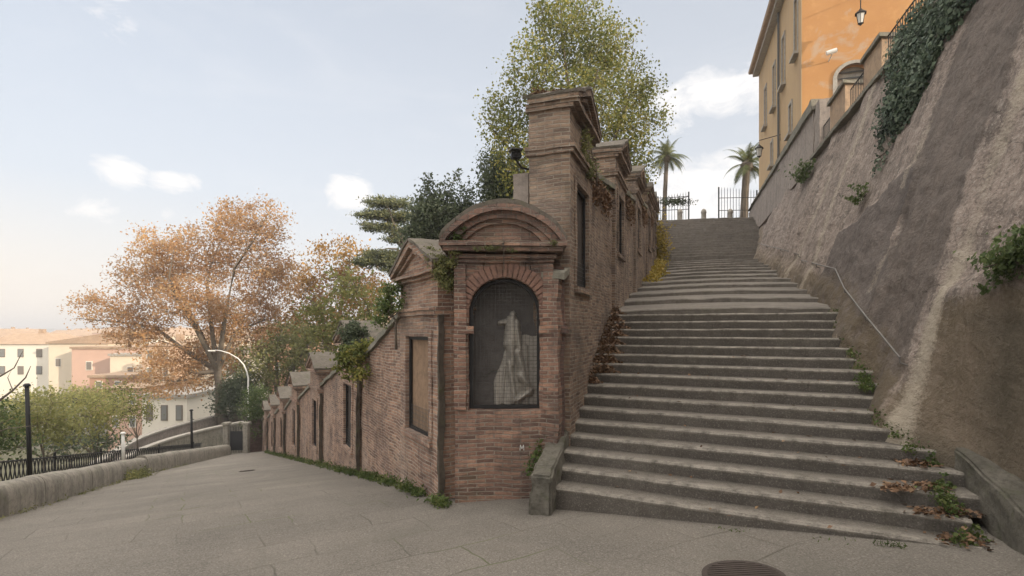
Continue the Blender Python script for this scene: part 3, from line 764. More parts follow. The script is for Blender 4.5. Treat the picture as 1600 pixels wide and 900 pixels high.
for y in np.arange(-32,1.6,.6): rows.append([Vector((wall_x(max(y,-8),z)+(.0 if y > -8 else (-8-y)*.1),y,z))+NB*(nz(y,z,3,.4)*.15-.12) for z in np.arange(-2.6,6.0,.4)])
m.grid(rows); m.build('masonry_continuation', M['bigwall'], wr, smooth=True)
# mouldings, parapet
M['ochre_trim'] = mat_rock('stained_ochre_plaster', (.42,.30,.20), (.35,.24,.16), (.17,.13,.10), sc=1.3, streak=.5, bd=.008)
def wl(y, z=5.9): return 4.805+.29*y
def wline(m, y0, y1, z0, z1, out, inn, dz0=0, dz1=0):
    m.hexa([(wl(y0)-out,y0,z0),(wl(y1)-out,y1,z0),(wl(y1)+inn,y1,z0),(wl(y0)+inn,y0,z0)], [(wl(y0)-out,y0,z1+dz0),(wl(y1)-out,y1,z1+dz1),(wl(y1)+inn,y1,z1+dz1),(wl(y0)+inn,y0,z1+dz0)])
m = MB(); wline(m,2,19,5.80,5.90,.13,.3); wline(m,2,19,5.902,5.96,.08,.3); m.build('cord_moulding', M['coping'], wr, rough=.03, cut=.3)
m = MB(); wline(m,18.9,35,5.7,7.45,.02,.3,.25,-.1); m.build('upper_wall', M['plaster_old'], wr, rough=.04, cut=.5)
m = MB(); wline(m,18.8,35,7.452,7.56,.12,.36,.25,-.1); m.build('wall_coping', M['coping'], wr, rough=.03, cut=.4)
# return wall towards the building
m = MB(); m.hexa([(wl(18.2),18.2,5.9),(wl(18.2)+1.9,17.7,5.9),(wl(18.9)+1.9,18.4,5.9),(wl(18.9),18.9,5.9)], [(wl(18.2),18.2,7.55),(wl(18.2)+1.9,17.7,7.6),(wl(18.9)+1.9,18.4,7.6),(wl(18.9),18.9,7.6)])
m.build('return_wall', M['plaster_old'], wr, rough=.03, cut=.4)
def post(y0, y1, zt):
    m = MB(); wline(m,y0,y1,5.965,zt,.0,.55); m.build('parapet_post', M['ochre_trim'], wr, rough=.015, cut=.3)
    m = MB(); wline(m,y0-.08,y1+.08,zt+.002,zt+.09,.08,.62); m.build('post_cap', M['coping'], wr, rough=.015, cut=.3)
post(12.8,14.0,6.72); post(15.5,17.0,6.85)
def railing(name, label, y0, y1, z0, z1, step):
    r = root(name, label, 'railing', (wl((y0+y1)/2)+.1,(y0+y1)/2,z0), 'iron railings along the terrace edge')
    for zz in (z0+.08, z1):
        m = MB(); m.tube([(wl(y0)+.12,y0,zz),(wl(y1)+.12,y1,zz)], .018, 6); m.build('rail', M['iron'], r)
    m = MB(); n = int((y1-y0)/step)
    for i in range(n+1):
        y = y0+(y1-y0)*i/n; m.tube([(wl(y)+.12,y,z0),(wl(y)+.12,y,z1)], .011, 5)
    m.build('balusters', M['iron'], r)
railing('iron_railing', 'iron railing above the ivy right of the orange parapet post', 5.0, 12.7, 5.97, 6.72, .13)
railing('iron_railing', 'short iron railing between the two orange parapet posts', 14.1, 15.4, 5.97, 6.65, .13)
railing('iron_railing', 'short iron railing beside the tall pale return wall', 17.1, 18.15, 5.97, 6.65, .13)
# handrails
def handrail(label, ya, pts):
    q = []
    for (y, z) in pts: q.append(Vector((wall_x(y,z),y,z))+NB*(max(-.05,wall_d(y,z))+.08))
    r = root('handrail', label, 'handrail', q[0], 'handrails on the retaining wall')
    m = MB(); m.tube(q, .013, 8); m.build('rail', M['rail'], r, smooth=True)
    for k_, (y, z) in enumerate(pts):
        m = MB(); w = Vector((wall_x(y,z),y,z))+NB*(wall_d(y,z)-.03)
        m.tube([q[k_]-Vector((0,0,.012)), q[k_]-Vector((0,0,.06)), w-Vector((0,0,.06))], .009, 6); m.build('bracket', M['rail'], r)
handrail('long thin handrail bending down the wall beside the lower stairs', 0, [(14.4,1.79),(12.4,1.45),(10.5,1.13),(9.3,.66),(7.8,.17),(6.35,-.33)])
handrail('short far handrail on the wall beside the upper ramp', 0, [(27.6,4.30),(23,3.45),(19,2.75),(15.2,2.05)])

# ------------------------------------------------------------------ orange building
M['orange'] = None
t = NT('weathered_orange_plaster'); p = t.pos()
n1 = t.noise(p,.35,6,.6,.5); n2 = t.noise(p,1.6,6,.7); sm = t.n('ShaderNodeMapping', {'Vector': p, 'Scale': (2,2,.2)}).outputs[0]; ns = t.noise(sm,1.0,6,.65)
col = t.mix(t.ramp(n1,.35,.65), (.52,.28,.115), (.45,.225,.09))
col = t.mix(t.ramp(n2,.55,.75,0,.5), col, (.64,.37,.16))
col = t.mix(t.ramp(ns,.55,.75,0,.4), col, (.45,.30,.17))
pe = t.math('MULTIPLY', t.ramp(t.noise(p,.55,5,.65,.6),.60,.66), .6)
col = t.mix(pe, col, (.46,.37,.29))
M['orange'] = t.out(col, .9, n2, .2, .02)
t = NT('faded_ochre_plaster'); p = t.pos()
n1 = t.noise(p,.4,6,.6,.5); sm = t.n('ShaderNodeMapping', {'Vector': p, 'Scale': (2,2,.2)}).outputs[0]; ns = t.noise(sm,1.2,6,.65)
col = t.mix(t.ramp(n1,.3,.7), (.48,.34,.19), (.40,.275,.155)); col = t.mix(t.ramp(ns,.5,.72,0,.5), col, (.33,.25,.18))
M['ochre'] = t.out(col, .9, ns, .2, .02)
M['trim_grey'] = mat_rock('pale_grey_trim', (.40,.37,.32), (.34,.31,.27), (.2,.18,.16), sc=1.2, streak=.3, bd=.006)
M['tile'] = mat_rock('terracotta_roof_tile', (.42,.30,.205), (.34,.235,.16), (.22,.16,.12), sc=1.0, bd=.02)
M['glass'] = mat_plain('dark_window_glass', (.05,.055,.06), .15, .1, 3)
M['shutter'] = mat_plain('grey_brown_shutter', (.22,.19,.16), .7, .3, 5)
ob = root('ochre_building', 'tall orange plastered building with peeling corner above the retaining wall', 'building', (12.27,23.5,5.85))
Q0 = Vector((12.27,23.5,0)); UL = Vector((.2785,.9604,0)); UR = Vector((.958,-.287,0)); ZT = 16.4
fl = lambda u,w,z: tuple(Q0+UL*u-Vector((.9604,-.2785,0))*w+Vector((0,0,z)))      # w>0 stands out towards the stairs
fr_ = lambda u,w,z: tuple(Q0+UR*u-Vector((.287,.958,0))*w+Vector((0,0,z)))
m = MB(); fbox(m, fl, 0.0, 12.3, -.02, 0, 5.5, ZT)
LW = 12.3
m = MB()   # left (long) facade as wall strips around the windows
wins = [(.75,1.35,12.1,14.6),(3.7,4.3,12.0,14.4),(6.3,6.9,11.9,14.2),(9.2,9.8,11.9,14.2),(2.0,2.55,9.0,10.4),(7.1,7.6,9.0,10.3)]
cols = sorted(set([0,LW]+[a for w_ in wins for a in w_[:2]]))
for a,b_ in zip(cols[:-1],cols[1:]):
    hs = [w_ for w_ in wins if w_[0] <= a and w_[1] >= b_]
    if hs:
        w_ = hs[0]; fbox(m,fl,a,b_,-.35,0,5.5,w_[2]); fbox(m,fl,a,b_,-.35,0,w_[3],ZT)
    else: fbox(m,fl,a,b_,-.35,0,5.5,ZT)
m.build('side_wall', M['ochre'], ob)
for a,b_,z0,z1 in wins:
    m = MB(); fbox(m,fl,a-.12,a-.001,.002,.06,z0,z1+.12); fbox(m,fl,b_+.001,b_+.12,.002,.06,z0,z1+.12); fbox(m,fl,a,b_,.002,.06,z1+.002,z1+.12)
    fbox(m,fl,a-.2,b_+.2,.002,.22,z0-.12,z0-.003)
    w_ = m.build('window', M['trim_grey'], ob)
    m = MB(); fbox(m,fl,a+.005,b_-.005,-.25,-.2,z0+.005,z1-.005); m.build('pane', M['glass'], w_)
m = MB()   # right facade with the arched recess
AX0, AX1, AZ = 1.30, 2.62, 10.4
fbox(m,fr_,.002,AX0,-.35,0,5.5,ZT+4); fbox(m,fr_,AX1,11,-.35,0,5.5,ZT+4)
ac = (AX0+AX1)/2; ar = (AX1-AX0)/2
arcp = [(ac+ar*math.cos(math.pi*i/16), AZ+ar*.9*math.sin(math.pi*i/16)) for i in range(17)]
for i in range(16):
    (xa,za),(xb,zb2) = arcp[i],arcp[i+1]
    m.hexa([fr_(xb,0,zb2),fr_(xa,0,za),fr_(xa,-.35,za),fr_(xb,-.35,zb2)],[fr_(xb,0,ZT+4),fr_(xa,0,ZT+4),fr_(xa,-.35,ZT+4),fr_(xb,-.35,ZT+4)])
m.build('front_wall', M['orange'], ob)
m = MB(); fbox(m,fr_,AX0-.3,AX1+.3,-.5,-.36,5.5,AZ+1); dw = m.build('arched_doorway', M['trim_grey'], ob)
m = MB()
for i in range(16):
    (xa,za),(xb,zb2) = arcp[i],arcp[i+1]; k1 = 1.22
    m.prism([fr_(xa,.05,za),fr_(xb,.05,zb2),fr_(ac+(xb-ac)*k1,.05,AZ+(zb2-AZ)*k1),fr_(ac+(xa-ac)*k1,.05,AZ+(za-AZ)*k1)], Vector((.287,.958,0))*.2)
fbox(m,fr_,AX0-.145,AX0+.02,-.15,.05,5.9,AZ); fbox(m,fr_,AX1-.02,AX1+.145,-.15,.05,5.9,AZ)
m.build('door_surround', M['trim_grey'], dw)
m = MB(); fbox(m,fr_,AX0+.1,AX1-.1,-.36,-.30,5.9,9.8); m.build('door_leaf', M['shutter'], dw)
m = MB()
for zz in (10.5,10.75): fbox(m,fr_,AX0,AX1,-.3,-.26,zz,zz+.05)
m.build('fanlight_bars', M['iron_grey'], dw)
m = MB(); fbox(m,fl,-.002,.55,.003,.03,5.6,ZT-.3); m.build('corner_strip', M['ochre'], ob)
m = MB(); m.hexa([fl(-.2,.55,ZT),fl(LW+.3,.55,ZT),fl(LW+.3,-6,ZT),fl(-.2,-6,ZT)],[fl(-.2,.6,ZT+.14),fl(LW+.35,.6,ZT+.14),fl(LW,-4,ZT+1.8),fl(0,-4,ZT+1.8)])
m.build('roof', M['tile'], ob)
m = MB(); fbox(m,fl,0,LW+.15,.002,.35,ZT-.25,ZT-.003); m.build('eaves_cornice', M['trim_grey'], ob)
m = MB(); fbox(m,fl,8.6,10.2,-1.3,-.3,ZT+.5,ZT+1.9); fbox(m,fl,8.5,10.3,-1.4,-.2,ZT+1.9,ZT+2.0); m.build('chimney', M['ochre'], ob)
m = MB(); m.tube([fl(4.9,.10,5.9),fl(4.9,.10,ZT-.3)], .06, 8); m.build('drainpipe', M['iron_grey'], ob)
m = MB(); fbox(m,fl,LW-.02,LW-.001,-8,-.36,5.5,ZT); m.build('end_wall', M['ochre'], ob)
# wall lanterns
def lantern(label, c, arm0, s=1.0):
    r = root('wall_lantern', label, 'lantern', c, 'wall lanterns on the orange building'); x,y,z = c
    m = MB(); m.lathe((x,y,z-.33*s), [(.04*s,-.05*s),(.07*s,0),(.12*s,.02*s)], 6); m.build('base', M['iron'], r)
    m = MB(); m.lathe((x,y,z-.31*s), [(.09*s,0),(.16*s,.38*s)], 6); m.build('glass', M['lamp_glass'], r)
    m = MB(); m.lathe((x,y,z+.07*s), [(.23*s,0),(.22*s,.03*s),(.08*s,.15*s),(.03*s,.22*s)], 6); m.build('cap', M['iron'], r)
    m = MB()
    for k_ in range(6):
        a = math.pi*k_/3; m.tube([(x+.092*s*math.cos(a),y+.092*s*math.sin(a),z-.31*s),(x+.165*s*math.cos(a),y+.165*s*math.sin(a),z+.07*s)], .009*s, 4)
    m.build('cage', M['iron'], r)
    m = MB(); m.tube([(x,y,z+.27*s)]+[tuple(a) for a in arm0], .02*s, 6)
    m.build('arm', M['iron'], r)
M['lamp_glass'] = mat_plain('frosted_lamp_glass', (.62,.60,.55), .4, .1, 5)
c = Vector(fr_(1.97,.75,12.55)); w_ = Vector(fr_(1.97,0,13.7))
lantern('iron lantern hanging from the orange wall above the arched doorway', tuple(c), [c+Vector((0,0,.9)), c+Vector((0,0,1.15)), w_])
c = Vector(fl(4.9,1.0,9.2)); w_ = Vector(fl(4.9,0,9.6))
lantern('small iron lantern on a long arm near the palm tree end of the building', tuple(c), [c+Vector((0,0,.5)), w_+Vector((0,0,.3)), w_])
r = root('security_camera', 'small white security camera on the orange wall near the corner', 'camera', fr_(1.06,.3,11.45))
m = MB(); c = Vector(fr_(1.06,.34,11.45)); m.tube([c-UR*.22-Vector((0,0,.05)), c+UR*.16+Vector((0,0,.04))], .09, 10); m.build('housing', M['white_metal'], r)
m = MB(); m.tube([c+UR*.162+Vector((0,0,.04)), c+UR*.18+Vector((0,0,.045))], .06, 10); m.build('lens', M['iron'], r)
m = MB(); m.tube([c-Vector((0,0,.08)), Vector(fr_(1.0,0,11.2))], .025, 6); m.build('bracket', M['white_metal'], r)

# ------------------------------------------------------------------ head of the stairs: gates, bollards, palms
def gate_leaf(label, x0, y0, x1, y1, z0, h0, h1):
    r = root('iron_gate', label, 'gate', (x0,y0,z0), 'iron gates at the head of the stairs')
    n = int(math.hypot(x1-x0,y1-y0)/.17); m = MB()
    for i in range(n+1):
        f = i/n; x = x0+(x1-x0)*f; y = y0+(y1-y0)*f; hh = h0+(h1-h0)*f
        m.tube([(x,y,z0+.1),(x,y,z0+hh),(x,y,z0+hh+.14)], [.016,.016,.002], 5)
    m.build('bars', M['iron'], r)
    m = MB()
    for hh in (.15,.95,1.75): m.tube([(x0,y0,z0+hh),(x1,y1,z0+hh)], .022, 5)
    m.build('crossrails', M['iron'], r)
    for (x,y,hh) in ((x0,y0,h0),(x1,y1,h1)):
        m = MB(); m.tube([(x,y,z0-.05),(x,y,z0+hh+.1)], .045, 6); m.build('stile', M['iron'], r)
    return r
gate_leaf('open iron gate leaf left of the bollards, creeper along its top', 9.35,35.6,11.2,35.2,6.68,1.75,1.95)
gate_leaf('open iron gate leaf right of the bollards in front of a palm', 13.25,35.6,15.6,35.4,6.68,2.35,2.1)
bl = None
for k_, (px, lab) in enumerate(((1060,'stone bollard in front of the left gate leaf'),(1097,'middle stone bollard standing alone against the sky'),(1138,'stone bollard in front of the right gate leaf'))):
    x = (px-800)/F*35.3
    if bl is None:
        bl = root('stone_bollard', lab, 'bollard', (x,35.0,6.68), 'stone bollards at the top of the stairs')
        m = MB(); m.lathe((x,35.0,6.68), [(.19,0),(.18,.05),(.16,.1),(.145,.62),(.17,.66),(.17,.72),(.15,.82),(.09,.90),(.02,.93)], 14); bshaft = m.build('shaft', M['trim_grey'], bl, smooth=True)
    else:
        b2 = bl.copy(); b2.location = (x,35.0,6.68+EYE); b2['label'] = lab; C.objects.link(b2)
        s2 = bshaft.copy(); s2.parent = b2; C.objects.link(s2)
M['palm_leaf'] = mat_leaf('palm_frond_green', [(.10,.13,.05),(.16,.18,.07),(.24,.22,.10)], .3)
def palm(label, x, y, z0, zc, tr, fr, lean, seed):
    rs = random.Random(seed); r = root('palm_tree', label, 'palm tree', (x,y,z0), 'palm trees behind the upper gate')
    m = MB(); n = 14
    pts = [(x+lean*(i/n)**2, y, z0+(zc-z0)*i/n) for i in range(n+1)]
    m.tube(pts, [tr*(1.15-.25*i/n+.05*(i%2)) for i in range(n+1)], 10); m.build('trunk', M['bark'], r, rough=.02)
    m = MB(); cx = x+lean
    for k_ in range(34):
        az = 2*math.pi*k_/34*2.4+rs.uniform(-.2,.2); el = rs.uniform(-.5,1.35); L = fr*rs.uniform(.8,1.1)
        d = Vector((math.cos(az)*math.cos(el), math.sin(az)*math.cos(el), math.sin(el))); q = Vector((cx,y,zc)); rib = [q.copy()]
        for s in range(10):
            d = (d+Vector((0,0,-.11-.03*s*.5))).normalized(); q = q+d*(L/10); rib.append(q.copy())
        m.tube(rib, [.03-.0025*i for i in range(11)], 4, cap=False)
        for s in range(1,11):
            for f in (0,.5):
                a = rib[s-1].lerp(rib[s],f) ; dd = (rib[s]-rib[s-1]).normalized(); side = dd.cross(Vector((0,0,1))); 
                if side.length < .01: side = Vector((1,0,0))
                side.normalize(); ll = fr*.24*math.sin(math.pi*min(1,(s+f)/11+.12))
                for sg in (-1,1):
                    tip = a+side*sg*ll*.75+dd*ll*.6-Vector((0,0,ll*.35)); wd = dd*.05
                    m.add([a-wd,a+wd,tip],[(0,1,2)])
    m.build('crown', M['palm_leaf'], r, recalc=False, uv=False)
    m = MB(); m.lathe((cx,y,zc-.5), [(tr*1.0,0),(tr*1.7,.2),(tr*1.8,.5),(tr*.8,.8)], 9); m.build('frond_bases', M['bark'], r, rough=.08)
palm('slim palm tree rising behind the left gate leaf', 12.3, 45, 6.2, 14.0, .17, 2.1, .25, 3)
palm('stout palm tree rising behind the right gate leaf', 17.1, 41, 6.2, 12.2, .26, 2.3, .25, 5)

# ------------------------------------------------------------------ left side: parapet, fence, street, lamp
pr = root('stone_parapet', 'low stained stone parapet with rounded top along the left of the ramp', 'parapet', (-10,13,-4))
pts = []; y = 4.5
while y < 34: pts.append(y); y += 2.9 if y < 17 else 3.6
pts.append(34.5)
for a, b_ in zip(pts[:-1], pts[1:]):
    m = MB(); rows = []; hh = .56 if a < 17 else .64
    for i in range(13):
        yy = a+.012+(b_-a-.024)*i/12; x = par_x(yy); z = ramp_z(x,yy); w = .24
        hv = hh+.03*nz(yy,0,0,.5)
        prof = [(w,-.4),(w+.01,hv*.5),(w-.01,hv*.78),(w-.06,hv*.92),(w-.14,hv*.985),(0,hv),(-w+.14,hv*.985),(-w+.06,hv*.92),(-w,hv*.75),(-w,-1.2)]
        rows.append([(x+px_+.014*nz(x,yy,z_,1.2)+.006*nz(x,yy,z_,4), yy, z+z_+.018*nz(yy,px_*2,0,1.4)) for px_, z_ in prof])
    m.grid(rows); k_ = len(rows[0])
    m.add(rows[0],[tuple(range(k_))]); m.add(rows[-1],[tuple(range(k_-1,-1,-1))])
    m.build('parapet_stone', M['parapet'], pr, smooth=True)
# lattice fence just outside the parapet
fo = .95
fc = root('lattice_fence', 'dark metal fence of crossed diagonal bars behind the left parapet', 'fence', (par_x(12)-fo,12,-3.5))
m = MB(); mr = MB(); y = 6.0
def fp(y, h): x = par_x(y)-fo; return Vector((x, y, ramp_z(par_x(y),y)+h))
while y < 31.5:
    s = .30
    m.tube([fp(y,-.05),fp(y+s*1.1,.80)], .013, 4, cap=False); m.tube([fp(y+s*1.1,-.05)+Vector((-.02,0,0)),fp(y,.80)+Vector((-.02,0,0))], .013, 4, cap=False)
    y += .21
for y in np.arange(6,31.5,1.0):
    for h in (-.02,.78): mr.tube([fp(y,h),fp(y+1.0,h)], .018, 5, cap=False)
m.build('diagonal_bars', M['iron'], fc, uv=False); mr.build('rail', M['iron'], fc)
for y in (8.0,14,18,24,30):
    m = MB(); m.tube([fp(y,-.4),fp(y,.9)], .03, 6); m.build('fence_post', M['iron'], fc)
def pole(name, label, p0, p1, r0, mt, grp=None):
    r = root(name, label, 'post', p0, grp); m = MB(); m.tube([p0,Vector(p0).lerp(Vector(p1),.5),p1],[r0*1.1,r0,r0*.9],8); m.build('shaft', mt, r, smooth=True)
    m = MB(); m.lathe(p1, [(r0*1.5,0),(r0*1.6,.03),(r0*.9,.06)], 8); m.build('cap', mt, r); return r
pole('iron_post', 'tall dark rusty post rising from the lattice fence at far left', tuple(P(47,745,10.6)), tuple(P(42,604,10.6)), .038, M['iron'])
pole('iron_post', 'dark slender post behind the far end of the parapet', tuple(P(300,700,22)), tuple(P(299,642,22)), .045, M['iron'])
pole('marker_post', 'short white post at the kink of the left parapet', tuple(P(193,722,17.6)), tuple(P(192,678,17.6)), .05, M['white_metal'])
# gate at the bottom of the ramp
gr_ = root('garden_gate', 'dark iron gate between two stone piers at the foot of the ramp', 'gate', (-16.9,35,-7.6))
for px in (354,385):
    m = MB(); a = P(px,706,35); m.box((a.x,35,-6.95),(.30,.35,2.0)); m.box((a.x,35,-5.90),(.42,.47,.12)); m.build('pier', M['parapet'], gr_, rough=.02, cut=.3)
m = MB()
for i in range(9): a = P(360+2.5*i,700,35); m.tube([(a.x,35,-7.75),(a.x,35,-6.1)], .02, 5)
m.box((P(370,0,35).x,35,-7.0),(.8,.03,1.2)); m.build('leaf', M['iron'], gr_)
# back wall closing the ramp
bwl = root('end_wall', 'dark overgrown wall closing the foot of the ramp beside the gate', 'wall', (-15,36,-7.6))
m = MB(); m.hexa([(-17.4,36.6,-9),(-13.6,38.2,-9),(-13.7,38.5,-9),(-17.5,36.9,-9)],[(-17.4,36.6,-6.0),(-13.6,38.2,-5.7),(-13.7,38.5,-5.7),(-17.5,36.9,-6.0)])
m.build('masonry', M['brick_dark'], bwl, rough=.04, cut=.4)
# descending street with two walls
near = [(-19.0,43.5),(-20.9,41),(-22.0,37),(-22.1,33.5),(-21.5,30.4),(-20.5,27),(-19,23)]
far = [(-22.5,51),(-23.6,48.6),(-24.9,43.4),(-24.97,38),(-24.1,34.3),(-23,30.8),(-21.6,27)]
def rz(i): return -8.15-.06*i
m = MB(); rows = []
for i in range(7): rows.append([(near[i][0]+(far[i][0]-near[i][0])*f, near[i][1]+(far[i][1]-near[i][1])*f, rz(i)) for f in (0,.33,.66,1)])
m.grid(rows); o = m.build('street', M['asphalt']); sset(o, kind='structure')
def lowwall(name, label, line, h, th, mt, capm):
    r = root(name, label, 'wall', (line[3][0],line[3][1],rz(3)))
    L = [Vector((x,y,0)) for x,y in line]; m = MB(); mc = MB()
    # smooth the bend
    S = []
    for i in range(len(L)-1):
        for f in (0,.25,.5,.75):
            p0 = L[max(i-1,0)]; p1 = L[i]; p2 = L[i+1]; p3 = L[min(i+2,len(L)-1)]
            S.append((.5*((2*p1)+(p2-p0)*f+(2*p0-5*p1+4*p2-p3)*f*f+(3*p1-p0-3*p2+p3)*f**3), i+f))
    S.append((L[-1], len(L)-1))
    def off(k_):
        a = S[max(k_-1,0)][0]; b_ = S[min(k_+1,len(S)-1)][0]; d = (b_-a).normalized(); return Vector((-d.y,d.x,0))*th/2
    for k_ in range(len(S)-1):
        (a,ia),(b_,ib) = S[k_],S[k_+1]; oa, obb = off(k_), off(k_+1); za, zb = rz(ia), rz(ib)
        for mm, lo, hi, w in ((m,-1.6,h,1.0),(mc,h+.002,h+.12,1.35)):
            mm.hexa([tuple(a-oa*w)[:2]+(za+lo,),tuple(b_-obb*w)[:2]+(zb+lo,),tuple(b_+obb*w)[:2]+(zb+lo,),tuple(a+oa*w)[:2]+(za+lo,)],
                    [tuple(a-oa*w)[:2]+(za+hi,),tuple(b_-obb*w)[:2]+(zb+hi,),tuple(b_+obb*w)[:2]+(zb+hi,),tuple(a+oa*w)[:2]+(za+hi,)])
    m.build('masonry', mt, r); mc.build('coping', capm, r)
lowwall('street_wall', 'curved grey wall with pale coping on the near side of the descending street', near, 1.15, .3, M['parapet'], M['trim_grey'])
lowwall('street_wall', 'curved brown wall on the far side of the descending street', far, 1.05, .35, M['plaster_old'], M['trim_grey'])
# curved white street lamp
r = root('street_lamp', 'tall white street lamp with a curved arm beside the descending street', 'street lamp', (-19.9,42,-8))
pts = [(-19.92,42,-8.2),(-19.93,42,-6),(-19.96,42,-4.4)]+[tuple(P(*q,42)) for q in ((388,592),(386,582),(381,570),(372,560),(358,552),(345,548),(336,547))]
m = MB(); m.tube(pts, [.075,.07,.065,.06,.055,.05,.045,.04,.035,.035], 8); m.build('pole', M['white_metal'], r, smooth=True)
m = MB(); a = P(331,548,42); m.box((a.x,a.y,a.z),(.55,.2,.10)); m.build('lamp_head', M['white_metal'], r, bevel=.03)
# dark street lantern further down
r = root('street_lantern', 'small dark street lantern among the bushes at far left', 'street lamp', tuple(P(117,680,26)))
a = P(117,640,26); b_ = P(117,690,26); m = MB(); m.tube([tuple(b_),tuple(a)], .04, 6); m.build('pole', M['iron'], r)
m = MB(); m.lathe(tuple(a), [(.09,0),(.17,.35),(.2,.36),(.05,.55)], 8); m.build('lantern_head', M['iron'], r)
# covers in the paving
def cover(name, label, px, py, rr, mt):
    a_, c_ = (px-800)/F, -(py-515)/F
    y = 3.0
    for _ in range(60): y = ramp_z(a_*y,y)/c_
    x = a_*y; z = ramp_z(x,y); r = root(name, label, 'manhole cover', (x,y,z))
    def pt(dx,dy,h): return (x+dx, y+dy, ramp_z(x+dx,y+dy)+h)
    m = MB(); rows = [[pt(q*rr*math.cos(2*math.pi*k/32), q*rr*math.sin(2*math.pi*k/32), hh) for k in range(33)] for q,hh in ((1.0,.001),(.99,.009),(.93,.012),(.0,.012))]
    m.grid(rows); m.build('plate', mt, r)
    m = MB()
    for i in range(-6,7):
        l = math.sqrt(max(0,(rr*.86)**2-(i*rr*.13)**2))
        m.hexa([pt(-l,i*rr*.13-rr*.03,.010),pt(l,i*rr*.13-rr*.03,.010),pt(l,i*rr*.13+rr*.03,.010),pt(-l,i*rr*.13+rr*.03,.010)],[pt(-l,i*rr*.13-rr*.03,.017),pt(l,i*rr*.13-rr*.03,.017),pt(l,i*rr*.13+rr*.03,.017),pt(-l,i*rr*.13+rr*.03,.017)])
    m.build('ribs', mt, r)
M['castiron'] = mat_plain('rusty_cast_iron', (.075,.06,.052), .75, .5, 12, .3)
cover('manhole_cover', 'round dark iron manhole cover in the paving in front of the stairs', 1162, 900, .31, M['castiron'])
cover('manhole_cover', 'small dark drain cover down the ramp on the left', 386, 736, .22, M['castiron'])
# floodlight on the chapel tower
r = root('floodlight', 'small dark floodlight fixed beside the tall chapel tower', 'floodlight', (.12,7.85,2.35))
c = P(806,243,7.9)
m = MB(); m.box(tuple(c), (.14,.11,.10), .3); m.build('housing', M['iron'], r, bevel=.015)
m = MB(); m.box((c.x,c.y-.03,c.z+.07), (.17,.15,.02), .3); m.build('visor', M['iron_grey'], r)
m = MB(); m.tube([(c.x,c.y,c.z-.06),(c.x+.08,c.y+.05,c.z-.16),(c.x+.2,c.y+.1,c.z-.17)], .014, 6); m.build('bracket', M['iron'], r)
# plastered buttress behind the tower
r = root('plaster_pier', 'narrow pale plastered pier behind the tall brick tower', 'pier', (.2,8.1,.5))
f = frame_fn(up_x(8.05), 8.05, U_UP, N_UP); m = MB(); fbox(m,f,-.62,.6,-.78,-.57,-.5,2.15); m.build('shaft', M['plaster_old'], r, rough=.02, cut=.3)
# ------------------------------------------------------------------ houses beyond
M['cream'] = mat_plain('cream_house_plaster', (.72,.62,.48), .9, .18, .5)
M['white_h'] = mat_plain('white_house_plaster', (.80,.74,.64), .9, .12, .5)
M['pink'] = mat_plain('pink_house_plaster', (.60,.40,.31), .9, .15, .5)
M['salmon'] = mat_plain('salmon_house_plaster', (.62,.43,.30), .9, .18, .5)
M['brown_h'] = mat_plain('red_brown_house_plaster', (.46,.27,.18), .9, .25, .5)
def house(label, px0, px1, ytop, ybot, Y, dep, wall, roof, nwx, nwz, shape='hip', gab=None, grp='houses across the valley', wy=None):
    a = P(px0,ytop,Y); b_ = P(px1,ybot,Y); x0, x1, z1 = a.x, b_.x, a.z; z0 = b_.z-4
    r = root('house', label, 'house', ((x0+x1)/2,Y+dep/2,z0), grp)
    m = MB(); m.box(((x0+x1)/2,Y+dep/2,(z0+z1)/2),(x1-x0,dep,z1-z0)); m.build('wall', wall, r)
    m = MB(); e = .35; rh = (x1-x0)*.10 if gab is None else gab
    if shape == 'hip':
        i = min((x1-x0)*.3, dep*.45)
        m.hexa([(x0-e,Y-e,z1+.005),(x1+e,Y-e,z1+.005),(x1+e,Y+dep+e,z1+.005),(x0-e,Y+dep+e,z1+.005)],[(x0+i,Y+i,z1+rh),(x1-i,Y+i,z1+rh),(x1-i,Y+dep-i,z1+rh),(x0+i,Y+dep-i,z1+rh)])
    elif shape == 'shedr':     # rises to the right
        m.prism([(x0-e,Y-e,z1+.01),(x1+e,Y-e,z1+.01),(x1+e,Y-e,z1+rh+.25),(x0-e,Y-e,z1+.3)], (0,dep+2*e,0))
    else: m.box(((x0+x1)/2,Y+dep/2,z1+.2),(x1-x0+.5,dep+.5,.4))
    m.build('roof', roof, r)
    if shape == 'hip':
        m = MB(); m.box((x0+(x1-x0)*.6,Y+dep*.4,z1+rh*.8+.5),(.9,.9,1.6)); m.build('chimney', M['tile'], r)
    zt = z1; hgt = (P(0,ybot,Y)-P(0,ytop,Y)).z*-1
    for j in range(nwz):
        for i in range(nwx):
            x = x0+(x1-x0)*(i+.5)/nwx; z = zt-hgt*(j+.5)/nwz
            w = min(.95,(x1-x0)/nwx*.30); hh = min(1.45,hgt/nwz*.45)
            m = MB(); m.box((x,Y-.03,z),(w+.24,.1,hh+.24)); wd = m.build('window', M['white_h'] if wall is not M['white_h'] else M['shutter'], r)
            m = MB(); m.box((x,Y-.09,z),(w,.04,hh)); m.build('pane', M['pane_far'] if (i+j)%3 else M['shutter'], wd)
    return r
house('white two-storey house with an orange roof at the far left', -40, 76, 538, 592, 112, 14, M['white_h'], M['tile'], 4, 2, gab=2.2)
house('long cream house with a sloping roof right of the white house', 76, 168, 537, 596, 108, 12, M['cream'], M['tile'], 3, 1, 'shedr', gab=1.9)
house('pink house with one square window beside the cream house', 112, 222, 545, 598, 104, 10, M['pink'], M['tile'], 2, 1, 'flat')
house('small cream annex with a terrace in front of the pink house', 172, 236, 556, 604, 100, 8, M['cream'], M['trim_grey'], 1, 1, 'flat')
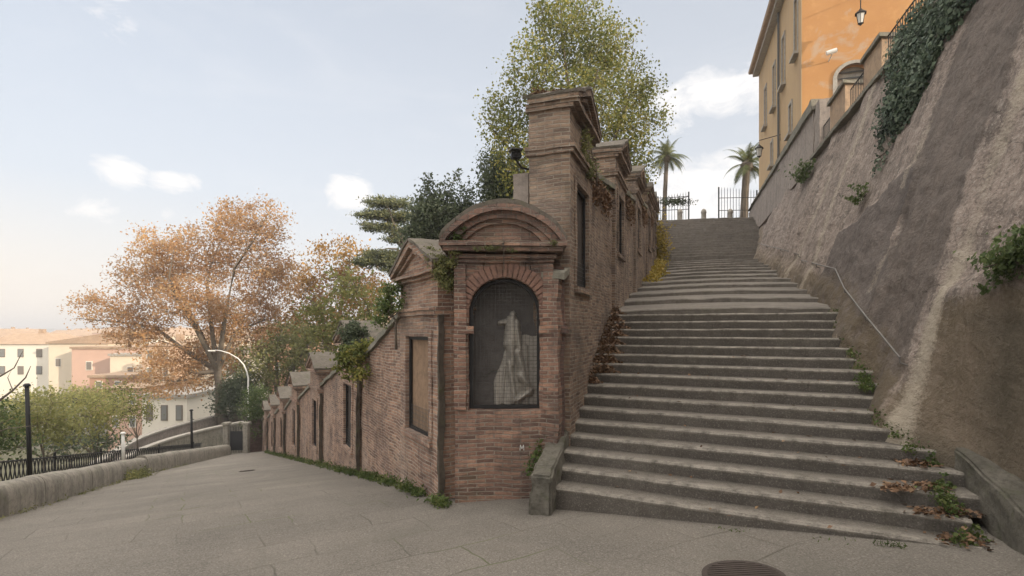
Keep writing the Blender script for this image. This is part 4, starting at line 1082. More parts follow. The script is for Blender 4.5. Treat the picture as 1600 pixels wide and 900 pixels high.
house('low red shed roofed building below the pink house', 140, 200, 590, 612, 92, 8, M['brown_h'], M['tile'], 2, 1, 'flat')
house('salmon apartment house seen through the large plane tree', 222, 272, 540, 650, 84, 12, M['salmon'], M['tile'], 2, 4)
house('pale yellow apartment house behind the plane tree trunk', 274, 352, 534, 650, 88, 12, M['cream'], M['tile'], 3, 4)
house('low white building with two small dark windows behind the street', 222, 292, 622, 668, 60, 8, M['white_h'], M['trim_grey'], 3, 1, 'flat')
house('pale pink house to the left of the low white building', 168, 221, 606, 676, 66, 8, M['pink'], M['tile'], 2, 2)
house('cream house above the hedge behind the lamp', 352, 398, 560, 655, 74, 9, M['white_h'], M['tile'], 2, 3)
house('red brown house with shuttered windows behind the lower wall', 398, 470, 512, 640, 78, 12, M['brown_h'], M['tile'], 3, 3)
house('orange house behind the leafy shrub on the lower wall', 472, 560, 520, 640, 86, 12, M['salmon'], M['tile'], 4, 3)
house('wide cream house far behind the second chapel', 562, 640, 500, 600, 95, 12, M['cream'], M['tile'], 3, 3)
rs = random.Random(12)
FW = [M['white_h'],M['cream'],M['salmon'],M['cream'],M['pink']]
far_l = ['far pale block near the horizon at the left edge','far cream block under the hill','far salmon block near the horizon','far flat roofed block beyond the white house','far pink block on the skyline','far block on the skyline behind the plane tree','far white block among the rooftops','far tile roofed block left of the lamp','far cream block behind the street','far low block beside the hills']
for k_, lab in enumerate(far_l):
    px = -30+k_*46+rs.uniform(-12,12); w = rs.uniform(26,48)
    house(lab, px, px+w, rs.uniform(520,529), 545, rs.uniform(190,330), 18, FW[k_%5], M['tile'], 4, 2, grp='far blocks on the skyline', gab=3)

# ------------------------------------------------------------------ foliage
L_ = {}
L_['plane'] = mat_leaf('autumn_plane_leaves', [(.46,.27,.15),(.60,.34,.15),(.70,.42,.18),(.62,.44,.27),(.50,.40,.24)], .5, .25)
L_['plane2'] = mat_leaf('gold_plane_leaves', [(.42,.22,.05),(.55,.30,.06),(.34,.22,.08),(.28,.22,.08)], .35, .3)
L_['ygreen'] = mat_leaf('yellow_green_leaves', [(.12,.15,.045),(.22,.25,.07),(.34,.32,.09),(.44,.37,.11),(.16,.20,.06)], .4, .5)
L_['green'] = mat_leaf('mid_green_leaves', [(.09,.13,.045),(.15,.20,.07),(.25,.28,.11)], .35, .5)
L_['olive'] = mat_leaf('olive_bush_leaves', [(.18,.20,.08),(.28,.28,.10),(.38,.34,.13),(.16,.18,.08)], .35, .5)
L_['bushy'] = mat_leaf('pale_bush_leaves', [(.30,.31,.12),(.42,.41,.16),(.52,.46,.18),(.26,.29,.12)], .5, .5)
L_['dark'] = mat_leaf('dark_evergreen_leaves', [(.085,.11,.065),(.13,.155,.09),(.19,.21,.125)], .3, .6)
L_['cedar'] = mat_leaf('cedar_needles', [(.13,.155,.095),(.21,.23,.12),(.36,.34,.14)], .2, .8)
L_['ivy'] = mat_leaf('ivy_leaves', [(.07,.10,.07),(.12,.16,.10),(.20,.24,.16)], .15, 1.2)
L_['weed'] = mat_leaf('weed_leaves', [(.07,.11,.03),(.12,.16,.045),(.19,.20,.07)], .3, 2)
L_['dry'] = mat_leaf('dry_fallen_leaves', [(.16,.09,.05),(.24,.14,.08),(.10,.06,.04),(.34,.22,.12)], .05, 2)
L_['dryg'] = mat_leaf('dry_grass', [(.30,.26,.12),(.22,.20,.08),(.34,.25,.12)], .2, 2)
L_['yellowp'] = mat_leaf('yellow_creeper_leaves', [(.45,.34,.06),(.38,.26,.05),(.24,.22,.06)], .3, 2)

def crown_pts(blobs, ncl, per, rcl, seed, shell=.55, squash=.75):
    """leaf clusters spread through ellipsoids (x,y,z,rx,ry,rz)"""
    g = np.random.default_rng(seed); B = np.array(blobs, float)
    vol = B[:,3]*B[:,4]*B[:,5]; pk = g.choice(len(B), ncl, p=vol/vol.sum())
    d = g.normal(size=(ncl,3)); d /= np.linalg.norm(d,axis=1)[:,None]
    rr = shell+(1-shell)*g.random(ncl)**.6
    rr = np.where(g.random(ncl) < .25, g.random(ncl), rr)
    c = B[pk,:3]+d*rr[:,None]*B[pk,3:6]
    n_i = g.poisson(per, ncl)+3; idx = np.repeat(np.arange(ncl), n_i)
    sc_ = rcl*(.6+.8*g.random(ncl))
    pts = c[idx]+g.normal(size=(len(idx),3))*sc_[idx][:,None]*np.array([1,1,squash])
    return c, pts
def limb_mesh(base, cl, r0, seed, nl=60, fork=.35, trunk_top=None, jit=.6):
    """trunk, limbs and twigs reaching cluster centres"""
    g = random.Random(seed); m = MB(); base = Vector(base); cm = Vector(np.mean(cl,axis=0))
    if trunk_top is None: trunk_top = base.lerp(cm, fork)
    tt = Vector(trunk_top); H = (tt-base).length
    m.tube([base-Vector((0,0,.4)), base.lerp(tt,.3)+Vector((g.uniform(-.04,.04)*H,0,0)), base.lerp(tt,.7)+Vector((g.uniform(-.03,.03)*H,0,0)), tt], [r0*1.35,r0*1.05,r0*.9,r0*.75], 10)
    nm = 6; order = list(range(len(cl))); g.shuffle(order); mains = []
    tg = [Vector(cl[i]) for i in order]
    # spread main limbs
    pick = [tg[0]]
    for _ in range(nm):
        pick.append(max(tg[:300], key=lambda q: min((q-p_).length for p_ in pick)))
    nodes = [(tt, r0*.7)]
    for q in pick:
        st_ = tt; mid = st_.lerp(q,.5)+Vector((g.uniform(-jit,jit),g.uniform(-jit,jit),abs((q-st_).length)*.12))
        pp = [st_, st_.lerp(mid,.55)+Vector((g.uniform(-.1,.1),)*3), mid, mid.lerp(q,.5)+Vector((g.uniform(-jit,jit)*.3,)*3), q]
        rr = [r0*.55,r0*.42,r0*.30,r0*.17,r0*.05]
        m.tube(pp, rr, 7, cap=False); nodes += list(zip(pp[1:],rr[1:]))
    for q in tg[:nl]:
        s, rs_ = min(nodes, key=lambda k_: (k_[0]-q).length+(3 if k_[0].z > q.z+.5 else 0))
        mid = s.lerp(q,.5)+Vector((g.uniform(-.2,.2)*jit,g.uniform(-.2,.2)*jit,(q-s).length*.08))
        w = max(.008, min(rs_*.6, r0*.12)); m.tube([s,mid,q],[w,w*.65,w*.2],4,cap=False); nodes.append((mid,w*.6))
    return m
def tree(name, label, cat, base, blobs, r0, ncl, per, rcl, lsz, leaf, bark, seed, grp=None, nl=120, fork=.35, tt=None, jit=.6, shell=.55, squash=.75, flat=0.0, aspect=.62, extra=None):
    c, pts = crown_pts(blobs, ncl, per, rcl, seed, shell, squash)
    r = root(name, label, cat, base, grp)
    limb_mesh(base, c, r0, seed, nl, fork, tt, jit).build('trunk', bark, r, smooth=True, uv=False)
    sz = lsz*(.6+.8*RNG.random(len(pts)))
    leafmesh('crown', pts, sz, leaf, r, flat=flat, aspect=aspect)
    return r
def blob(px, py, Y, rx, ry, dy=0, ryy=None):      # crown lobe seen at a photo position with radii in photo pixels
    c = P(px,py,Y+dy); k_ = (Y+dy)/F
    return (c.x,c.y,c.z,rx*k_,(ryy or (rx+ry)/2)*k_,ry*k_)
# great plane tree
tree('plane_tree', 'large plane tree with orange autumn leaves rising behind the descending street', 'tree', tuple(P(350,668,46)),
     [blob(395,352,46,62,42),blob(330,400,46,60,50,2),blob(255,385,46,52,32,-2),blob(235,430,46,55,40,1),blob(160,480,46,48,28),blob(420,430,46,55,48,2),blob(300,470,46,60,45,-2),blob(380,500,46,60,48,3),blob(220,510,46,50,42,0),blob(270,580,46,48,45,-1),blob(330,560,46,50,45,2),blob(235,600,46,35,25)],
     .40, 1900, 23, .38, .19, L_['plane'], M['bark_pale'], 21, nl=420, tt=tuple(P(340,580,46)), jit=1.2, shell=.35)
tree('plane_tree', 'golden plane tree between the large orange tree and the cedar', 'tree', tuple(P(520,640,54)),
     [blob(535,400,54,48,32),blob(480,440,54,42,50),blob(560,440,54,45,42,2),blob(510,500,54,60,48),blob(590,480,54,40,45),blob(450,520,54,50,40)],
     .45, 420, 26, .55, .26, L_['plane2'], M['bark_pale'], 22, nl=260, jit=1.2, shell=.3)
tree('plane_tree', 'brown leaved tree low behind the curved street lamp', 'tree', tuple(P(430,690,48)),
     [blob(430,560,48,48,50),blob(470,540,48,40,45),blob(395,590,48,30,45)], .3, 260, 24, .5, .24, L_['olive'], M['bark'], 23, nl=120, shell=.3)
tree('evergreen_shrub', 'dark green bushy evergreen left of the curved street lamp', 'shrub', tuple(P(370,660,46)),
     [blob(372,615,45.5,28,32),blob(350,630,45.5,20,20)], .12, 160, 40, .32, .16, L_['dark'], M['bark'], 24, nl=30, shell=.3)
tree('evergreen_shrub', 'green shrub growing over the dark wall at the foot of the ramp', 'shrub', (-14.9,37,-7.4),
     [blob(400,630,37,16,30),blob(398,670,37,14,16)], .1, 120, 30, .25, .13, L_['green'], M['bark'], 25, nl=20, shell=.2)
# tall yellow-green tree behind the tower
tree('poplar_tree', 'tall sparse yellow green tree towering behind the chapel tower', 'tree', (2.0,17.5,.6),
     [blob(890,60,17.5,72,58),blob(950,95,17.5,62,60,1),blob(835,110,17.5,50,55,-.5),blob(995,180,17.5,50,62,1),blob(900,170,17.5,95,65),blob(795,200,17.5,42,58),blob(965,250,17.5,62,60,1),blob(840,260,17.5,70,60),blob(880,10,17.5,60,35),blob(780,165,17.5,30,22),blob(1010,130,17.5,30,24)],
     .20, 2100, 13, .15, .085, L_['ygreen'], M['bark'], 31, nl=1300, fork=.25, jit=.35, shell=.3, squash=1.0, aspect=.75)
tree('evergreen_tree', 'dark evergreen tree left of the chapel tower behind the tall yellow tree', 'tree', (-.2,19,.3),
     [blob(775,280,19,24,48),blob(800,300,19,32,50),blob(765,320,19,18,28)], .12, 330, 26, .16, .10, L_['dark'], M['bark'], 32, nl=60, shell=.3)
# evergreen clump above first lower chapel
tree('evergreen_tree', 'dense dark evergreen tree behind the arched hood and first chapel', 'tree', (-3.0,21,-1.0),
     [blob(690,342,21,38,42),blob(665,355,21,28,44),blob(722,350,21,22,40),blob(650,380,21,20,40),blob(672,300,21,7,26),blob(733,305,21,7,28),blob(712,285,21,7,26),blob(655,320,21,6,22),blob(695,300,21,8,22)], .14, 620, 24, .16, .12, L_['dark'], M['bark'], 33, nl=120, shell=.35)
# cedar in flat layers
cb = [blob(612,318,33,42,9),blob(588,336,33,32,8),blob(626,340,33,32,9),blob(598,356,33,30,7),blob(632,362,33,24,8),blob(582,352,33,18,6),blob(620,374,33,22,6),
      blob(600,402,33,40,12),blob(622,418,33,30,10),blob(575,410,33,22,8)]
tree('cedar_tree', 'cedar with flat drooping tiers of branches left of the evergreen tree', 'tree', tuple(P(636,560,33)), cb, .22, 620, 34, .22, .16, L_['cedar'], M['bark'], 41, nl=260, tt=tuple(P(640,400,33)), jit=.3, shell=.1, squash=.28, aspect=.35)
# shrubs growing from / over the lower wall
tree('ailanthus_shrub', 'tall airy green shrub with pale leaves growing over the second lower chapel', 'shrub', (-3.6,14.5,-1.2),
     [blob(500,485,14.5,26,30),blob(545,450,14.5,36,34),blob(525,520,14.5,42,30),blob(590,460,14.5,24,34),blob(565,500,14.5,34,30),blob(490,530,14.5,20,18)], .045, 190, 11, .16, .10, L_['olive'], M['bark'], 51, nl=160, fork=.1, jit=.25, shell=.2, squash=.5)
tree('ailanthus_shrub', 'yellow green shrub hanging over the front of the second lower chapel', 'shrub', (-3.0,10.9,-.9),
     [blob(545,560,10.8,22,24),blob(560,585,10.7,16,16),blob(535,590,10.7,12,10),blob(570,540,10.8,16,14)], .02, 90, 14, .07, .075, L_['ygreen'], M['bark'], 52, nl=60, jit=.1, shell=.2, squash=.6)
tree('creeper', 'dark creeper covering the roof of the second lower chapel', 'plant', (-3.1,11.4,-.5),
     [blob(552,520,11.5,20,16),blob(556,540,11.4,22,14)], .02, 120, 20, .05, .06, L_['dark'], M['bark'], 53, nl=30, jit=.1)
tree('ailanthus_shrub', 'green shrub growing on the sloping coping left of the first lower chapel', 'shrub', (-1.75,8.4,.1),
     [blob(602,480,8.5,14,22),blob(612,450,8.5,14,14),blob(596,500,8.5,12,12),blob(622,472,8.3,8,10)], .015, 70, 16, .045, .05, L_['green'], M['bark'], 54, nl=40, jit=.06, shell=.2)
tree('roof_plant', 'pale trailing plant between the first chapel roof and the arched niche', 'plant', (-.75,7.25,.8),
     [blob(690,420,7.1,14,20),blob(700,440,7.05,12,16),blob(682,405,7.2,16,8),blob(706,410,6.9,8,10),blob(672,392,7.5,14,5),blob(715,395,6.9,10,6)], .01, 200, 18, .03, .030, L_['olive'], M['bark'], 55, nl=40, jit=.05, shell=.2)
tree('roof_plant', 'thin weeds sprouting on the left of the arched hood', 'plant', (-.7,6.95,1.2),
     [blob(712,372,6.9,8,7),blob(722,360,6.9,6,5)], .006, 24, 12, .02, .028, L_['weed'], M['bark'], 56, nl=12, jit=.03)
tree('roof_plant', 'red brown dry plants on top of the tall chapel tower', 'plant', (.45,7.8,3.15),
     [blob(848,152,7.8,20,6),blob(872,150,7.8,14,6),blob(838,158,7.7,8,5)], .008, 150, 20, .03, .04, L_['dry'], M['bark'], 57, nl=16, jit=.04)
tree('roof_plant', 'tiny yellowish weeds along the cornice under the arched hood', 'plant', (-.1,6.8,1.1),
     [blob(770,388,6.78,14,3),blob(800,390,6.78,10,3),blob(745,389,6.78,8,3),blob(865,380,6.8,6,4)], .004, 40, 12, .014, .02, L_['olive'], M['bark'], 59, nl=10, jit=.02)
tree('roof_plant', 'small grass tufts on the crown of the arched hood', 'plant', (.1,7.1,1.55),
     [blob(800,326,7.0,12,3),blob(840,336,7.0,10,4),blob(760,336,7.0,10,3)], .004, 36, 12, .016, .022, L_['dryg'], M['bark'], 60, nl=10, jit=.02)
tree('creeper', 'creeper trailing down the stair side of the tall chapel tower', 'plant', (1.3,8.5,2.6),
     [blob(912,230,8.0,8,28),blob(905,195,7.9,8,12),blob(918,262,8.3,9,16)], .008, 60, 14, .04, .04, L_['olive'], M['bark'], 58, nl=24, jit=.05)
for k_, (y0, lab, s) in enumerate([(9.6,'tuft of grass and dry creeper on the wall top between first and second stair chapels',1.0),(13.7,'grass tuft on the wall top past the second stair chapel',.8),(17.6,'grass tuft on the wall top past the third stair chapel',.8),(21.4,'small tuft on the wall top past the fourth stair chapel',.7)]):
    z = UPD[k_][1]+1.85 if k_ == 0 else UPD[k_][1]+1.45; x = up_x(y0)-.15
    r = root('wall_grass', lab, 'plant', (x,y0,z), 'plants growing on the stair wall top')
    n = int(1500*s); g = RNG
    u = g.uniform(-.95,.95,n)*s; pts = np.stack([x+.316*u+g.normal(0,.1,n), y0+.95*u, z+.05+np.abs(g.normal(0,.14,n))*(1.2-np.abs(u)*.6)],1)
    leafmesh('grass_blades', pts, g.uniform(.06,.16,n)*s, L_['weed'] if k_ == 0 else L_['dryg'], r, aspect=.16)
    u = g.uniform(-1.0,1.0,n)*s; dn = np.abs(g.normal(0,.16,n))
    pts = np.stack([x+.16+.316*u+g.uniform(0,.12,n), y0+.95*u, z-dn+.05],1)
    leafmesh('dry_creeper', pts, g.uniform(.03,.08,n), L_['dry'], r)
# bushes beyond the fence
for k_, (lab, bx, lf, n) in enumerate([
    ('yellow green bush behind the lattice fence left of the white marker post', [blob(150,655,19,42,40),blob(120,640,19,36,36),blob(178,640,19,22,30)], 'bushy', 420),
    ('thin green bush behind the fence near the tall rusty post', [blob(70,650,16,38,42),blob(30,660,16,36,38),blob(100,665,16,26,32)], 'bushy', 380),
    ('leafy bush at the left edge behind the fence', [blob(-20,670,14,46,40),blob(10,690,14,34,24)], 'green', 260),
    ('low green bush behind the marker post', [blob(215,640,24,22,30),blob(190,615,24,20,20)], 'ygreen', 160),
    ('green crowns further down the garden bank', [blob(60,625,30,60,18),blob(140,620,30,50,20),blob(190,635,30,30,20)], 'bushy', 420),
    ('dark green shrubs below the street bend', [blob(110,690,24,60,14),blob(170,690,24,36,12)], 'dark', 200)]):
    b0 = bx[0]; tree('garden_bush', lab, 'bush', (b0[0],b0[1],b0[2]-b0[5]-.6), bx, .03, int(n*.55), 11, .19 if k_ < 4 else .25, .085 if k_ < 4 else .14, L_[lf], M['bark'], 70+k_, 'bushes beyond the fence', nl=160, fork=.1, jit=.3, shell=.2)
# bare twig reaching in at the left edge
r = root('bare_branch', 'bare twisting branch reaching in at the left edge', 'branch', tuple(P(-60,640,9)))
m = MB(); m.tube([P(-80,660,9),P(-20,640,9),P(20,610,9),P(40,590,9),P(48,572,9)], [.03,.022,.015,.01,.004], 6)
m.tube([P(-60,600,9.3),P(0,588,9.3),P(22,575,9.3),P(36,548,9.3)], [.02,.014,.009,.003], 6); m.tube([P(-40,690,9.2),P(10,670,9.2),P(60,664,9.2)], [.014,.009,.003], 5)
m.tube([P(20,610,9),P(12,590,9),P(18,578,9)], [.008,.005,.002], 5); m.build('twigs', M['bark'], r, uv=False)
# far woods: one mass on the far side
c_, pts = crown_pts([(-120+i*14, 96+8*math.sin(i*1.7), -15.5, 9, 6, 3.2) for i in range(14)], 1400, 16, .9, 90)
o = leafmesh('far_trees', pts, RNG.uniform(.4,.9,len(pts)), L_['olive'], base=(-30,96,-16)); sset(o, 'mass of far green trees among the houses in the valley', 'trees', kind='stuff')
# ivy over the battered wall
def wall_leaves(name, label, cat, tests, n, size, leaf, off=.03, thick=.10, stems=True):
    out = []; g = RNG; y0, y1, z0, z1 = tests['box']; tries = 0; f = tests['f']
    while len(out) < n and tries < n*40:
        tries += 1; y = g.uniform(y0,y1); z = g.uniform(z0,z1)
        v = f(y,z)
        if v > g.random():
            d = wall_d(y,min(z,5.8)); out.append(np.array(Vector((wall_x(y,z),y,z))+NB*(d+off+thick*v*abs(g.normal(0,.8)))))
    r = root(name, label, cat, tuple(map(float,out[0])))
    leafmesh('leaves', np.array(out), size*(.35+1.1*g.random(len(out))), leaf, r, nrm=NB, aspect=.85)
    m = MB(); g2 = random.Random(3); o0 = np.mean(out,axis=0); o0 = Vector((wall_x(o0[1],o0[2]),o0[1],o0[2]))+NB*(wall_d(float(o0[1]),min(float(o0[2]),5.8))-.02)
    for _ in range(26 if name == 'ivy' else 9):
        q = Vector(out[g2.randrange(len(out))]); y, z = q.y, q.z; pp = [q]
        if n > 2000 and name == 'ivy':
            for s in range(1,6):
                zz = min(z+.3*s, 5.9); yy = y+.1*nz(s,y,z,1)
                pp.append(Vector((wall_x(yy,zz),yy,zz))+NB*(wall_d(yy,min(zz,5.8))+.02))
        else: pp += [q.lerp(o0,.5)+NB*.02, o0]
        m.tube(pp, .006, 4, cap=False)
    if n > 2000 and name == 'ivy':
        m.tube([Vector((wall_x(y_,5.88),y_,5.88))+NB*(wall_d(y_,5.8)+.03) for y_ in np.linspace(6.8,12.3,24)], .02, 5)
    m.build('stems', M['bark'], r, uv=False)
def ivy_f(y, z):
    top = 6.3; lowb = np.interp(y, [6.8,7.4,8.2,9.0,9.8,10.6,11.2,11.8,12.2], [6.1,5.5,4.8,4.1,3.5,3.6,4.2,5.0,5.8])
    lowb += .55*nz(y,3,0,1.6)+.25*nz(y,0,1,6)
    if z < lowb or z > top: return 0
    h = nz(y*1.2,z*.7,0,1.3)
    return max(0, min(1, (z-lowb)/.35+.2))*(1.0 if h > -.33 else .12)
wall_leaves('ivy', 'large mass of dark ivy hanging over the top of the battered wall', 'ivy', {'box': (6.9,12.3,3.0,6.3), 'f': ivy_f}, 15000, .08, L_['ivy'], off=.0, thick=.15)
def spot(cy, cz, ry, rz_):
    return {'box': (cy-ry,cy+ry,cz-rz_,cz+rz_), 'f': lambda y,z: max(0,1-((y-cy)/ry)**2-((z-cz)/rz_)**2)*(1.2 if nz(y,z,3,3.5) > -.25 else .2)}
wall_leaves('wall_shrub', 'green caper bush on the wall ledge at the right edge', 'shrub', {'box': (4.3,5.5,.35,1.15), 'f': lambda y,z: max(0,1-((z-.80+.30*(y-4.9))/.24)**2)*(1.2 if nz(y,z,3,3.5) > -.2 else .2)}, 1700, .05, L_['green'], off=.04, thick=.14)
wall_leaves('wall_shrub', 'small dark plant high on the wall at the right edge', 'shrub', spot(4.75,1.55,.2,.16), 260, .05, L_['green'], thick=.15)
wall_leaves('wall_shrub', 'small green tuft below the terrace moulding', 'shrub', spot(18.8,5.3,.75,.42), 500, .10, L_['green'], off=.1, thick=.3)
wall_leaves('wall_shrub', 'little plant above the smooth cement patch of the wall', 'shrub', spot(10.7,2.6,.35,.2), 240, .06, L_['green'], off=.08, thick=.2)
wall_leaves('wall_shrub', 'thin ivy strands hanging below the ivy mass', 'ivy', {'box': (9.4,10.6,2.9,3.8), 'f': lambda y,z: .5 if nz(y,0,0,5) > .15 else 0}, 200, .06, L_['ivy'], thick=.1)

# weeds and leaf litter
def strip(name, label, path, n, spread, hgt, leaf, size, aspect=.3, cat='weeds', clump=.0):
    g = RNG; path = np.array(path, float); seg = np.linalg.norm(np.diff(path,axis=0),axis=1); cs = np.concatenate([[0],np.cumsum(seg)])
    s = g.random(n)*cs[-1]
    if clump:
        keep = np.array([nz(v,0,0,2.2)+.5*nz(v,4,0,6) > clump for v in s]); s = s[keep]
    n = len(s); q = np.stack([np.interp(s,cs,path[:,k_]) for k_ in range(3)],1)
    q += g.normal(size=(n,3))*np.array([spread,spread,0]); q[:,2] += np.abs(g.normal(0,hgt,n))
    o = leafmesh(name, q, size*(.5+g.random(n)), leaf, base=path[0], aspect=aspect, nrm=(0,0,1) if cat == 'leaves' else None)
    sset(o, label, cat, kind='stuff'); return o
yy = list(np.linspace(6.75,13,14))
strip('weeds', 'green grass growing along the foot of the lower brick wall', [(low_x(y)-.22,y,ramp_z(low_x(y),y)) for y in yy], 5200, .05, .05, L_['weed'], .06, clump=-.05)
strip('weeds', 'sparse grass farther down the foot of the lower brick wall', [(low_x(y)-.2,y,ramp_z(low_x(y),y)) for y in np.linspace(13,32,20)], 2200, .06, .06, L_['weed'], .08, clump=.0)
strip('weeds', 'weeds between the left parapet and the ramp paving', [(par_x(y)+.32,y,ramp_z(par_x(y),y)) for y in np.linspace(6,24,20)], 4500, .07, .04, L_['olive'], .05, clump=.08)
strip('weeds', 'thick green tuft at the kink of the left parapet', [(par_x(y)+.45,y,ramp_z(par_x(y),y)) for y in (16.2,17.6)], 1500, .16, .12, L_['olive'], .09)
strip('weeds', 'weeds along the right ends of the steps at the foot of the battered wall', [(right_pt(n).x-.05+.02*n*0,right_pt(n).y+.1,-(13.9-n)*.14) for n in range(2,17)], 5200, .05, .045, L_['weed'], .034, aspect=.6, clump=.06)
def piles(name, label, cat, cents, n, sp, hgt, leaf, size, aspect):
    pts = []
    for (x,y,z) in cents:
        q = RNG.normal(size=(n,3))*np.array([sp,sp*.75,0]); q = np.clip(q,-sp*2.2,sp*2.2); q[:,2] = np.abs(RNG.normal(0,1,n))*hgt*np.exp(-(q[:,0]**2+q[:,1]**2)/(sp*sp*1.5))+.006
        pts.append(q+np.array([x,y,z]))
    pts = np.concatenate(pts)
    o = leafmesh(name, pts, size*(.5+RNG.random(len(pts))), leaf, base=cents[0], aspect=aspect, nrm=(0,0,1) if cat == 'leaves' else None); sset(o, label, cat, kind='stuff')
def tread(n, back=.17, left=.16):
    q = right_pt(n); return (q.x-left, q.y+back, -(13.9-n)*.14)
def treadl(n, right=.14):
    q = left_pt(n); return (q.x+right, q.y+.10, -(13.9-n)*.14)
lp = []
piles('fallen_leaves', 'brown fallen leaves lying at the right ends of the lowest steps', 'leaves', [tread(1,.2,.12),tread(2,.18,.2),tread(2,.2,-.05),tread(3,.2,.1),tread(4,.2,.05),tread(3,.15,.4)], 110, .10, .03, L_['dry'], .05, .7)
piles('weeds', 'green leafy weeds beside the low kerb at the right foot of the stairs', 'weeds', [tread(1,.25,-.02),tread(3,.22,-.1),tread(4,.2,-.08),tread(1,.15,.2)], 75, .045, .09, L_['weed'], .036, .75)
piles('fallen_leaves', 'heap of reddish fallen leaves on the steps against the stair wall', 'leaves', [treadl(n) for n in range(8,17)]+[treadl(n,.28) for n in range(9,15)], 420, .09, .10, L_['dry'], .05, .7)
piles('fallen_leaves', 'few scattered dead leaves on the middle steps', 'leaves', [(q.x+f*(w_.x-q.x), q.y+f*(w_.y-q.y)+.2, -(13.9-n)*.14) for n in (1,2,4,5,7,9,11) for f in (.2,.45,.7,.85) for q,w_ in [(left_pt(n),right_pt(n))]], 3, .25, .002, L_['dry'], .045, .7)
strip('weeds', 'dry yellow plants along the foot of the stair wall near the top', [(up_x(y)+.3,y,stair_z(y)+.02) for y in np.linspace(17,29,12)], 2000, .16, .08, L_['yellowp'], .10, aspect=.6, clump=-.05)
r = root('creeper', 'yellow autumn creeper at the left foot of the upper flight of steps', 'plant', (8.0,28.3,3.5))
pts = RNG.normal(size=(1800,3))*np.array([.22,.4,.6])+np.array([7.5,28.3,4.2]); leafmesh('leaves', pts, RNG.uniform(.08,.17,1800), L_['yellowp'], r)
m = MB(); m.tube([(7.5,28.3,3.3),(7.45,28.3,4.3),(7.55,28.4,5.3)], .03, 6); m.build('stem', M['bark'], r)
r = root('creeper', 'dark creeper tangled in the top of the left gate leaf', 'plant', (10.4,35.4,8.2))
pts = RNG.normal(size=(900,3))*np.array([.55,.12,.13])+np.array([10.4,35.4,8.15]); leafmesh('leaves', pts, RNG.uniform(.07,.15,900), L_['dark'], r)
m = MB(); m.tube([(9.5,35.5,8.1),(10.4,35.4,8.2),(11.2,35.25,8.5)], .02, 5); m.build('stem', M['bark'], r)
strip('weeds', 'small weeds beside the kerb at the left foot of the stairs', [(.2,6.6,-1.75),(.5,7.35,-1.4)], 500, .04, .08, L_['weed'], .04, aspect=.6)
strip('weeds', 'little weeds growing under the lowest step', [(1.9,5.5,-1.98),(2.6,5.05,-1.9),(3.3,4.7,-1.84)], 420, .03, .02, L_['weed'], .03, clump=.1)

# ------------------------------------------------------------------ light, sky, camera
az = math.radians(SUN_AZ); el = math.radians(SUN_EL)     # azimuth measured clockwise from +Y
sd = Vector((math.sin(az)*math.cos(el), math.cos(az)*math.cos(el), math.sin(el)))
sun = bpy.data.lights.new('sun', 'SUN'); sun.energy = SUN_E; sun.angle = R(SUN_ANG); sun.color = (1.0,.86,.68)
so = bpy.data.objects.new('sun', sun); C.objects.link(so); so.rotation_euler = (-sd).to_track_quat('-Z','Y').to_euler(); so.location = (0,-10,30)
w = bpy.data.worlds.new('World'); SC.world = w; w.use_nodes = True; t = w.node_tree
bg = t.nodes['Background']; bg.inputs['Strength'].default_value = SKY_STR
class WN(NT):
    def __init__(s, tree): s.t = tree
wn = WN(t)
sky = wn.n('ShaderNodeTexSky', sky_type='NISHITA'); sky.sun_disc = False; sky.sun_elevation = el; sky.sun_rotation = az
sky.air_density = 1.0; sky.dust_density = 2.5; sky.ozone_density = 1.0; sky.altitude = 60
dirv = wn.n('ShaderNodeTexCoord').outputs['Generated']
sx = wn.n('ShaderNodeSeparateXYZ', {0: dirv}); X, Y_, Z_ = sx.outputs
azn = wn.math('ARCTAN2', X, Y_); eln = wn.math('ARCSINE', Z_)
# thin high haze that whitens the sky towards the horizon, and broken small clouds
hz = wn.ramp(eln, 0.0, .75, 1.0, 0.0)
hz = wn.math('POWER', wn.math('MAXIMUM', hz, 0.0), 1.5)
warm = wn.ramp(azn, -.85, -.15, 1.0, 0.0)
hcol = wn.mix(wn.math('MULTIPLY', warm, wn.ramp(eln,0,.22,1.0,0.0)), HAZE_C, HAZE_W)
col = wn.mix(wn.math('ADD', wn.math('MULTIPLY', hz, .45), HAZE_MIN), sky.outputs[0], hcol)
mpn = wn.n('ShaderNodeMapping', {'Vector': dirv, 'Scale': (1,1,2.2)}).outputs[0]
cn = wn.noise(mpn, 11.0, 9, .66, .9); ci = wn.noise(wn.n('ShaderNodeMapping', {'Vector': dirv, 'Scale': (1,1.6,3.5), 'Rotation': (0,.5,.4)}).outputs[0], 3.0, 6, .6, 1.0)
tot = None
for (px, py, rx, ry, s) in [(1120,150,95,38,1.4),(1185,140,60,42,1.3),(1060,165,50,34,1.2),(1095,300,110,52,1.6),(1150,250,42,22,1.0),(190,270,46,26,1.25),(272,284,46,17,1.2),(548,306,36,34,1.3),(262,335,20,12,.75),(150,326,36,18,.65),(175,20,40,30,.4),(900,330,80,30,.8)]:
    d = Vector(((px-800)/F,1,(515-py)/F)); a0 = math.atan2(d.x,d.y); e0 = math.asin(d.normalized().z)
    ra = rx/F*math.cos(a0)**2; re = ry/F*math.cos(a0)
    a = wn.math('POWER', wn.math('DIVIDE', wn.math('SUBTRACT', azn, a0), ra), 2.0); b2 = wn.math('POWER', wn.math('DIVIDE', wn.math('SUBTRACT', eln, e0), re), 2.0)
    v = wn.math('MULTIPLY', wn.math('SUBTRACT', 1.0, wn.math('ADD', a, b2)), s)
    tot = v if tot is None else wn.math('MAXIMUM', tot, v)
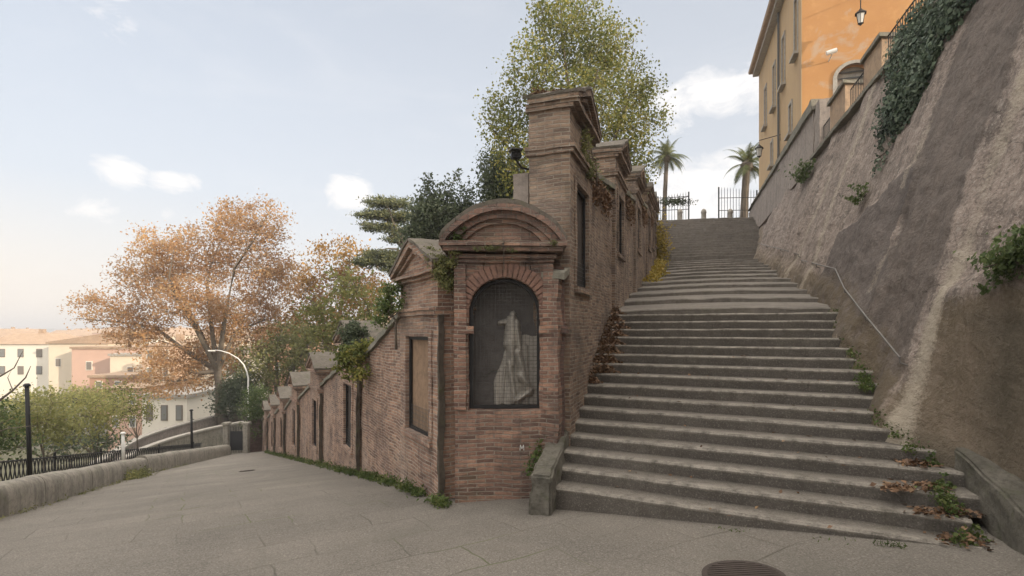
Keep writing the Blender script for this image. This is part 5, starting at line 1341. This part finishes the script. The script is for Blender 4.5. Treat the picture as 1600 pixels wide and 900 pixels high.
cm = wn.math('ADD', wn.math('MAXIMUM', tot, -1.0), wn.math('MULTIPLY', wn.math('SUBTRACT', cn, .5), 5.0))
cm = wn.ramp(cm, -.1, 1.25, 0.0, .95)
col = wn.mix(wn.ramp(ci,.52,.8,0,.13), col, CLOUD_C)
# bright broken cloud deck overhead and behind, unseen, added to brighten the shaded foreground
dk_ = wn.math('MAXIMUM', wn.ramp(Z_,.60,.85), wn.math('MULTIPLY', wn.math('MULTIPLY', wn.ramp(Y_,.0,-.45), wn.ramp(Z_,.05,.4)), .35))
col = wn.mix(wn.math('MULTIPLY', dk_, wn.ramp(cn,.25,.6,.7,1.0)), col, FILL_DECK_C)
col = wn.mix(cm, col, CLOUD_C)
t.links.new(col, bg.inputs['Color'])

if HAZE > 0:
    me = bpy.data.meshes.new('haze'); x0,x1,y0,y1,z0,z1 = -900,700,-120,900,-20.0,24.0
    x0,x1,y0,y1 = -4200,2600,-200,4200; z1 = 40.0; z0 = -20.0
    vs = [(x,y,z) for z in (z0,z1) for x,y in ((x0,y0),(x1,y0),(x1,y1),(x0,y1))]
    me.from_pydata(vs, [], [(0,3,2,1),(4,5,6,7),(0,1,5,4),(1,2,6,5),(2,3,7,6),(3,0,4,7)])
    o = bpy.data.objects.new('haze', me); C.objects.link(o); o['kind'] = 'stuff'; o.location = (0,0,EYE)
    hm = bpy.data.materials.new('thin_haze'); hm.use_nodes = True; nt = hm.node_tree; nt.nodes.remove(nt.nodes['Principled BSDF'])
    pv = nt.nodes.new('ShaderNodeVolumePrincipled'); pv.inputs['Density'].default_value = HAZE; pv.inputs['Color'].default_value = (.95,.95,.97,1); pv.inputs['Anisotropy'].default_value = .2
    nt.links.new(pv.outputs[0], nt.nodes['Material Output'].inputs['Volume']); me.materials.append(hm)

cam = bpy.data.cameras.new('camera'); co = bpy.data.objects.new('camera', cam); C.objects.link(co)
cam.sensor_width = 36; cam.lens = 36*F/1600; cam.shift_y = 65/1600; cam.clip_end = 20000; cam.clip_start = .05
co.location = (0,0,EYE); co.rotation_euler = (R(90),0,0); SC.camera = co
vs_ = SC.view_settings; vs_.view_transform = 'Standard'; vs_.look = 'None'; vs_.exposure = EXPO; vs_.gamma = 1; vs_.use_curve_mapping = False
for o in bpy.data.objects:
    if '_o' in o: del o['_o']
